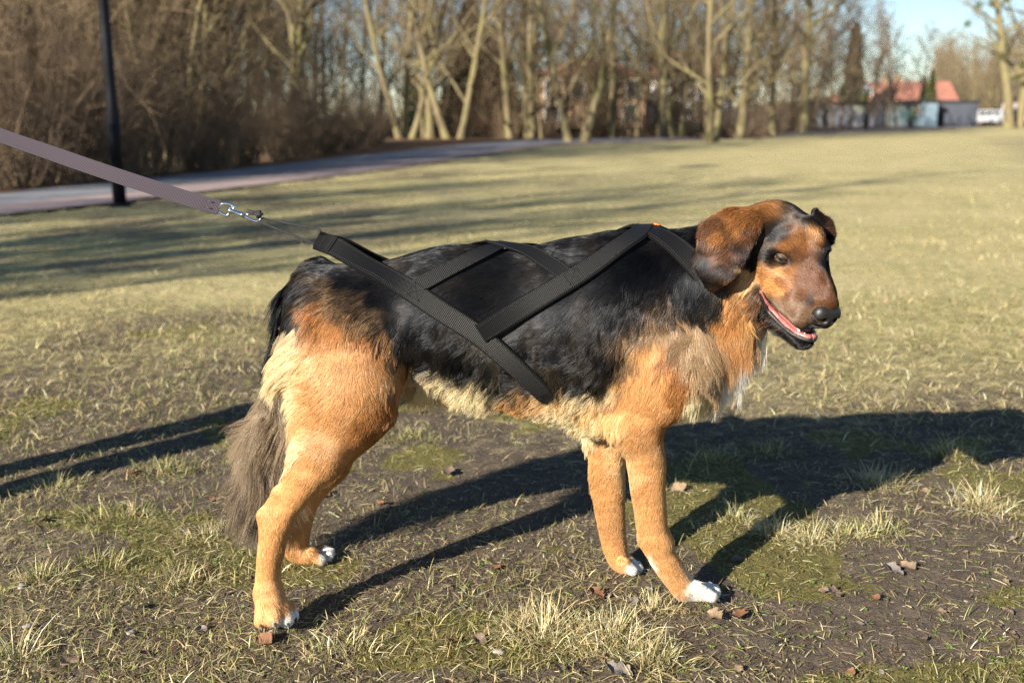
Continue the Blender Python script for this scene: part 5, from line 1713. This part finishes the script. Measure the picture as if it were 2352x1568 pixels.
def curves_object(name, pts, rad, col, mat, parent=None):
    """pts (n,k,3) rad (n,k) col (n,3)"""
    n, k = pts.shape[:2]
    cu = bpy.data.hair_curves.new(name)
    cu.add_curves([k] * n)
    cu.attributes['position'].data.foreach_set('vector', pts.astype(np.float32).ravel()) if 'position' in cu.attributes else cu.points.foreach_set('position', pts.astype(np.float32).ravel())
    ra = cu.attributes.get('radius') or cu.attributes.new('radius', 'FLOAT', 'POINT')
    ra.data.foreach_set('value', rad.astype(np.float32).ravel())
    ca = cu.attributes.new('col', 'FLOAT_COLOR', 'CURVE')
    c4 = np.ones((n, 4), np.float32); c4[:, :3] = col
    ca.data.foreach_set('color', c4.ravel())
    cu.materials.append(mat)
    return link(name, cu, None, parent)
FUR_N = 470000
def make_fur(n, strap_tree=None):
    fc = DV[DQ].mean(1); fnn = nrm(DN[DQ].mean(1))
    view = nrm(np.array((0, 0, CAM_H)) - fc)
    facing = (fnn * view).sum(1)
    hwf = d_hw[DQ[:, 0]]
    wf = np.where(facing > -.25, 1.0, 0.3) * (1 + 1.6 * hwf) * np.where(fc[:, 2] < .35, 1.35, 1.0) * np.where(d_tl[DQ[:, 0]], 1.5, 1)
    # the bare places: eyes, nose, inside of the mouth
    hf = hloc(fc)
    for s in (-1, 1):
        e = np.linalg.norm((hf - np.array((s * .0462, .000, -.003))) / np.array((1.25, .85, 1.3)), axis=1)
        wf = np.where(e < .0088, 0, wf)
    wf = np.where((np.abs(hf[:, 0]) < .022) & (hf[:, 2] > .080) & (hf[:, 1] < -.040) & (hf[:, 1] > -.072), 0, wf)
    inm = (hf[:, 2] > -.045) & (hf[:, 2] < .09) & (np.abs(hf[:, 0]) < .036) & (hf[:, 1] < -.072) & (hf[:, 1] > -.110)
    wf = np.where(inm & (np.abs((fnn @ HB.T)[:, 1]) > .6), 0, wf)
    ld = np.minimum(seg_dist(hf, np.array(LIPC))[0], seg_dist(hf * np.array((-1, 1, 1)), np.array(LIPC))[0])
    wf = np.where(ld < .0052, 0, wf)
    p, nn, f = sample_surface(DV, DQ, DN, n, wf)
    col, lie, hw, tl = coat_fields(p)
    L = lie[:, 2] * .001 * (0.72 + 0.5 * rng.random(n)) * (1 + .25 * np.clip((lie[:, 2] - 14) / 20, 0, 1) * fbm(p, 30, 21, 2))
    lift = np.radians(lie[:, 3]) * (0.9 + 0.2 * rng.random(n))
    wav = lie[:, 4]
    if strap_tree is not None:
        kd, rad_ = strap_tree
        dist = np.array([kd.find(q)[2] for q in p])
        near = np.clip((dist - .020) / .022, 0, 1)
        lift = lift * (.45 + .55 * near)
        L = np.where(dist < .016, L * .7, L)
    fl = np.stack([lie[:, 0], np.zeros(n), -lie[:, 1]], 1)
    # local swirl of the lie makes locks
    long_ = np.clip(L / .04, 0, 1.3)
    sw = (fbm(p, 34, 5, 2) * .55 + fbm(p, 85, 15, 2) * .45) * (0.25 + 1.1 * wav) * long_ * 1.5
    sw2 = rng.normal(0, .03, n)
    ang = sw + sw2
    tdir = nrm(fl - nn * (fl * nn).sum(1, keepdims=True))
    bdir = np.cross(nn, tdir)
    td = tdir * np.cos(ang)[:, None] + bdir * np.sin(ang)[:, None]
    lift = lift * (1 + .75 * np.clip((L - .012) / .02, 0, 1) * fbm(p, 48, 31, 2))
    lift = np.maximum(lift, np.radians(np.interp(L, (.006, .02, .035), (9., 6.5, 4.5))))
    d0 = td * np.cos(lift)[:, None] + nn * np.sin(lift)[:, None]
    K = 6
    s = np.linspace(0, 1, K)[None, :, None]
    Lc = L[:, None, None]
    grav = np.array((0, 0, -1.0))
    gw = (np.clip((L - .02) / .04, 0, 1) * .42)[:, None, None]
    ph = fbm(p, 60, 41, 2)[:, None, None] * 6
    wave = np.sin(s * (5.5) + ph) * s * (wav[:, None, None]) * .13
    bd = bdir * np.cos(ang)[:, None] - tdir * np.sin(ang)[:, None]
    pts = p[:, None, :] + nn[:, None, :] * .0001 + Lc * (s * d0[:, None, :] + s * s * (gw * grav - .35 * np.sin(lift)[:, None, None] * nn[:, None, :]) + wave * bd[:, None, :])
    # locks: hairs lean to the tip of the lock they belong to
    nc = n // 26
    ci = rng.choice(n, nc, replace=False)
    kd2 = KDTree(nc)
    for i, q in enumerate(p[ci]): kd2.insert(q, i)
    kd2.balance()
    near_i = np.array([kd2.find(q)[1] for q in p])
    tgt = pts[ci][near_i]
    amt = (np.clip((L - .008) / .03, 0, 1) * (.30 + .55 * rng.random(n)))[:, None, None] * s ** 1.5
    same = (np.linalg.norm(tgt[:, 0] - p, axis=1) < .02)[:, None, None]
    pts = np.where(same, pts * (1 - amt) + tgt * amt, pts)
    base_r = np.where(L > .016, .00024, .00025) * (.8 + .5 * rng.random(n))
    rad = base_r[:, None] * np.array((1.0, .95, .85, .7, .5, .18))[None]
    v = 1 + (.13 + .26 * hw)[:, None] * rng.normal(0, 1, n)[:, None] + .10 * fbm(p, 160, 51, 1)[:, None]
    c = np.clip(col * np.clip(v, .45, 1.7), .002, .92)
    # single light and dark hairs in the mixed parts
    lum = col.mean(1)
    mixd = (lum > .05) & (lum < .24) & (hw < .5)
    r = rng.random(n)
    c = np.where((mixd & (r < .30))[:, None], c * .25, c)
    c = np.where((mixd & (r > .72))[:, None], np.clip(c * 1.7, 0, .8), c)
    return pts, rad, c
_t = time.time()
_fp, _fr, _fcx = make_fur(FUR_N, globals().get('STRAP_TREE'))
curves_object('fur', _fp, _fr, _fcx, M_FUR, dog)
print('fur', time.time() - _t)

# whiskers
wp, wr = [], []
for s in (-1, 1):
    for k in range(9):
        r0 = np.array((s * (.024 + .006 * (k % 3)), -.062 - .006 * (k // 3), .070 - .010 * (k % 3)))
        d = nrm(np.array((s * .8, -.25 + .12 * (k % 3), .35 - .2 * (k // 3))) + rng.normal(0, .12, 3))
        L = .045 + .03 * rng.random()
        wp.append([H(*(r0 + d * L * t + np.array((0, -.25 * L * t * t, -.2 * L * t * t)))) for t in np.linspace(0, 1, 6)])
        wr.append(np.linspace(.00013, .00004, 6))
curves_object('whiskers', np.array(wp), np.array(wr), np.tile(np.array((.25, .22, .18)), (len(wp), 1)), M_FUR, dog)
# ================================================================== people and vehicles
def person_mesh(scale=1.0, arm=None):
    h = []
    for s in (-1, 1):
        h += [group([cone((s * .10, 0, .92), .090, (s * .11, 0, .50), .062), cone((s * .11, 0, .50), .062, (s * .12, .02, .10), .042)], .03)]
        h += [cone((s * .12, .02, .06), .045, (s * .13, -.13, .035), .036, .02)]
        if not (arm and s == arm[0]):
            h += [group([cone((s * .20, 0, 1.42), .062, (s * .25, .02, 1.12), .048), cone((s * .25, .02, 1.12), .048, (s * .24, -.06, .88), .036)], .03)]
            h += [cone((s * .24, -.06, .86), .034, (s * .235, -.09, .76), .026, .015)]
    if arm:
        s, el, hd = arm
        h += [group([cone((s * .20, 0, 1.42), .062, el, .048), cone(el, .048, hd, .036)], .03), cone(hd, .034, np.array(hd) + .07 * nrm(np.array(hd) - np.array(el)), .028, .015)]
        f0 = np.array(hd) + .07 * nrm(np.array(hd) - np.array(el))
        for k in range(4):
            b_ = f0 + np.array((0, (k - 1.5) * .018, 0))
            h += [group([cone(b_, .010, b_ + np.array((s * .0, 0, -.04)), .009), cone(b_ + np.array((0, 0, -.04)), .009, b_ + np.array((-s * .03, 0, -.05)), .008)], .004)]
    h += [cone((0, 0, .98), .135, (0, .01, 1.36), .150, .05, (0, 1, 0), .72), cone((-.13, 0, 1.42), .085, (.13, 0, 1.42), .085, .05)]
    h += [cone((0, 0, 1.45), .055, (0, -.01, 1.55), .052, .03), cone((0, -.01, 1.63), .085, (0, -.015, 1.70), .088, .03), cone((0, -.09, 1.60), .030, (0, -.07, 1.57), .035, .02), cone((0, -.10, 1.645), .012, (0, -.11, 1.63), .014, .01)]
    for s in (-1, 1): h += [cone((s * .088, 0, 1.66), .016, (s * .09, .01, 1.64), .014, .006)]
    V, Q = grow(h, .012, .03)
    V = relax(V, Q, 2, .5)
    return V * scale, Q
M_CLOTH = attr_mat('clothes', .85, .2)
M_HAIRP = plain('hair', (.03, .02, .014), .6, .3, 40)
def person(loc, rz, jacket, trousers, label, arm=None, sc=1.0):
    V, Q = person_mesh(1.0, arm)
    c = np.empty_like(V)
    z = V[:, 2]
    c[:] = jacket
    c[z < .95] = trousers
    c[z < .10] = (.02, .02, .02)
    c[z > 1.52] = (.50, .30, .21)
    if arm is None: c[(np.abs(V[:, 0]) > .18) & (z < .87) & (z > .70)] = (.50, .30, .21)
    me = mesh_np('person', V, quads=Q); vcol(me, c)
    o = link('person', me, M_CLOTH, None, loc); o.rotation_euler = (0, 0, rz); o.scale = (sc, sc, sc)
    tag(o, label, 'person')
    hv, hq = grow([cone((0, .015, 1.68), .092, (0, .03, 1.64), .088, .02), cone((0, .04, 1.62), .07, (0, .05, 1.56), .06, .02), cone((0, -.13, 1.60), .07, (0, -.14, 1.64), .06, .02, op='-')], .014, .03)
    link('hair', mesh_np('hair', hv, quads=hq), M_HAIRP, o)
    return o
def far_pt(px, Y): return ((px - 1176) / W * Y, Y, float(dip((px - 1176) / W * Y, Y)))
person(far_pt(1477, 78), .4, (.62, .68, .75), (.03, .035, .05), 'distant walker in a light jacket glimpsed between the trunks')
person(far_pt(1595, 80), -.8, (.03, .22, .24), (.015, .015, .02), 'distant walker in a teal jacket between the trunks')
# the handler stands outside the picture, holding the leash; only the shadow is seen
hand = lp_[-1]
hp = np.array((hand[0] - .42, hand[1] - .10))
pl = np.array((hand[0] - hp[0], hand[1] - hp[1], hand[2]))
person((hp[0], hp[1], 0), math.pi * .5, (.05, .06, .09), (.03, .035, .06), 'handler in dark clothes holding the leash, beyond the left edge', (1, (.28, -.06, 1.16), (.16, -.36, hand[2] - .0)))

M_WHITEP = plain('white_paint', (.55, .56, .58), .3, .04, 3)
M_YELLOW = plain('yellow_paint', (.62, .42, .05), .4, .06, 3)
M_TYRE = plain('tyre', (.02, .02, .02), .8, .2, 10)
M_RIM = plain('rim', (.45, .46, .48), .35, .1, 10, metallic=.8)
M_LIGHT = plain('headlight', (.7, .72, .72), .15, .05, 10)
def car(px, Y, rz, mat, lab, van=False):
    x = (px - 1176) / W * Y
    e = empty('parked_car', (x, Y, 0)); e.rotation_euler = (0, 0, rz); tag(e, lab, 'car', 'vehicles by the garages')
    prof = [(-2.0, .35), (-2.05, .75), (-1.35, .92), (-.75, 1.42), (.75, 1.46), (1.45, .98), (2.0, .88), (2.05, .40)] if not van else [(-2.2, .4), (-2.25, 1.0), (-1.75, 1.25), (-1.25, 2.1), (2.2, 2.15), (2.25, .4)]
    m = MB(); k = len(prof)
    for y_ in (-.82, .82): m.v += [(a, y_, b) for a, b in prof]
    m.f += [tuple(range(k))[::-1], tuple(range(k, 2 * k))] + [(i, (i + 1) % k, (i + 1) % k + k, i + k) for i in range(k)]
    m.build('body', mat, e, smooth=False)
    for y_ in (-.835, .835):
        m = MB(); m.box((-.42 if not van else -1.1, y_, 1.15 if not van else 1.45), (.72, .02, .34)); m.build('window', M_GLASS, e, smooth=False)
        m = MB(); m.box((.45 if not van else .2, y_, 1.16 if not van else 1.45), (.80, .02, .34)); m.build('window', M_GLASS, e, smooth=False)
    m = MB(); q = [(-1.30, .94), (-.80, 1.38)] if not van else [(-1.70, 1.30), (-1.32, 2.0)]
    m.add([(q[0][0] - .03, -.7, q[0][1] + .03), (q[0][0] - .03, .7, q[0][1] + .03), (q[1][0] - .03, .62, q[1][1] + .03), (q[1][0] - .03, -.62, q[1][1] + .03)], [(0, 1, 2, 3)]); m.build('windscreen', M_GLASS, e, smooth=False)
    for wx in (-1.28, 1.28):
        for wy in (-.80, .80):
            m = MB(); m.tube([(wx, wy - .1, .32), (wx, wy + .1, .32)], .32, 18); w_ = m.build('wheel', M_TYRE, e)
            m = MB(); m.tube([(wx, wy - .11, .32), (wx, wy + .11, .32)], .19, 14); m.build('rim', M_RIM, w_)
    for wy in (-.58, .58):
        m = MB(); m.box((-2.04, wy, .68), (.06, .3, .16)); m.build('headlight', M_LIGHT, e, smooth=False)
car(2226, 100, .25, M_WHITEP, 'white car at the end of the garages')
car(2262, 108, 1.2, M_YELLOW, 'small yellow car between the white ones')
car(2284, 96, 1.45, M_WHITEP, 'white car nearest the mistletoe tree')
car(2312, 104, 1.5, plain('van_paint', (.60, .50, .50), .4, .2, 1.2), 'pale van parked beside the mistletoe tree', True)
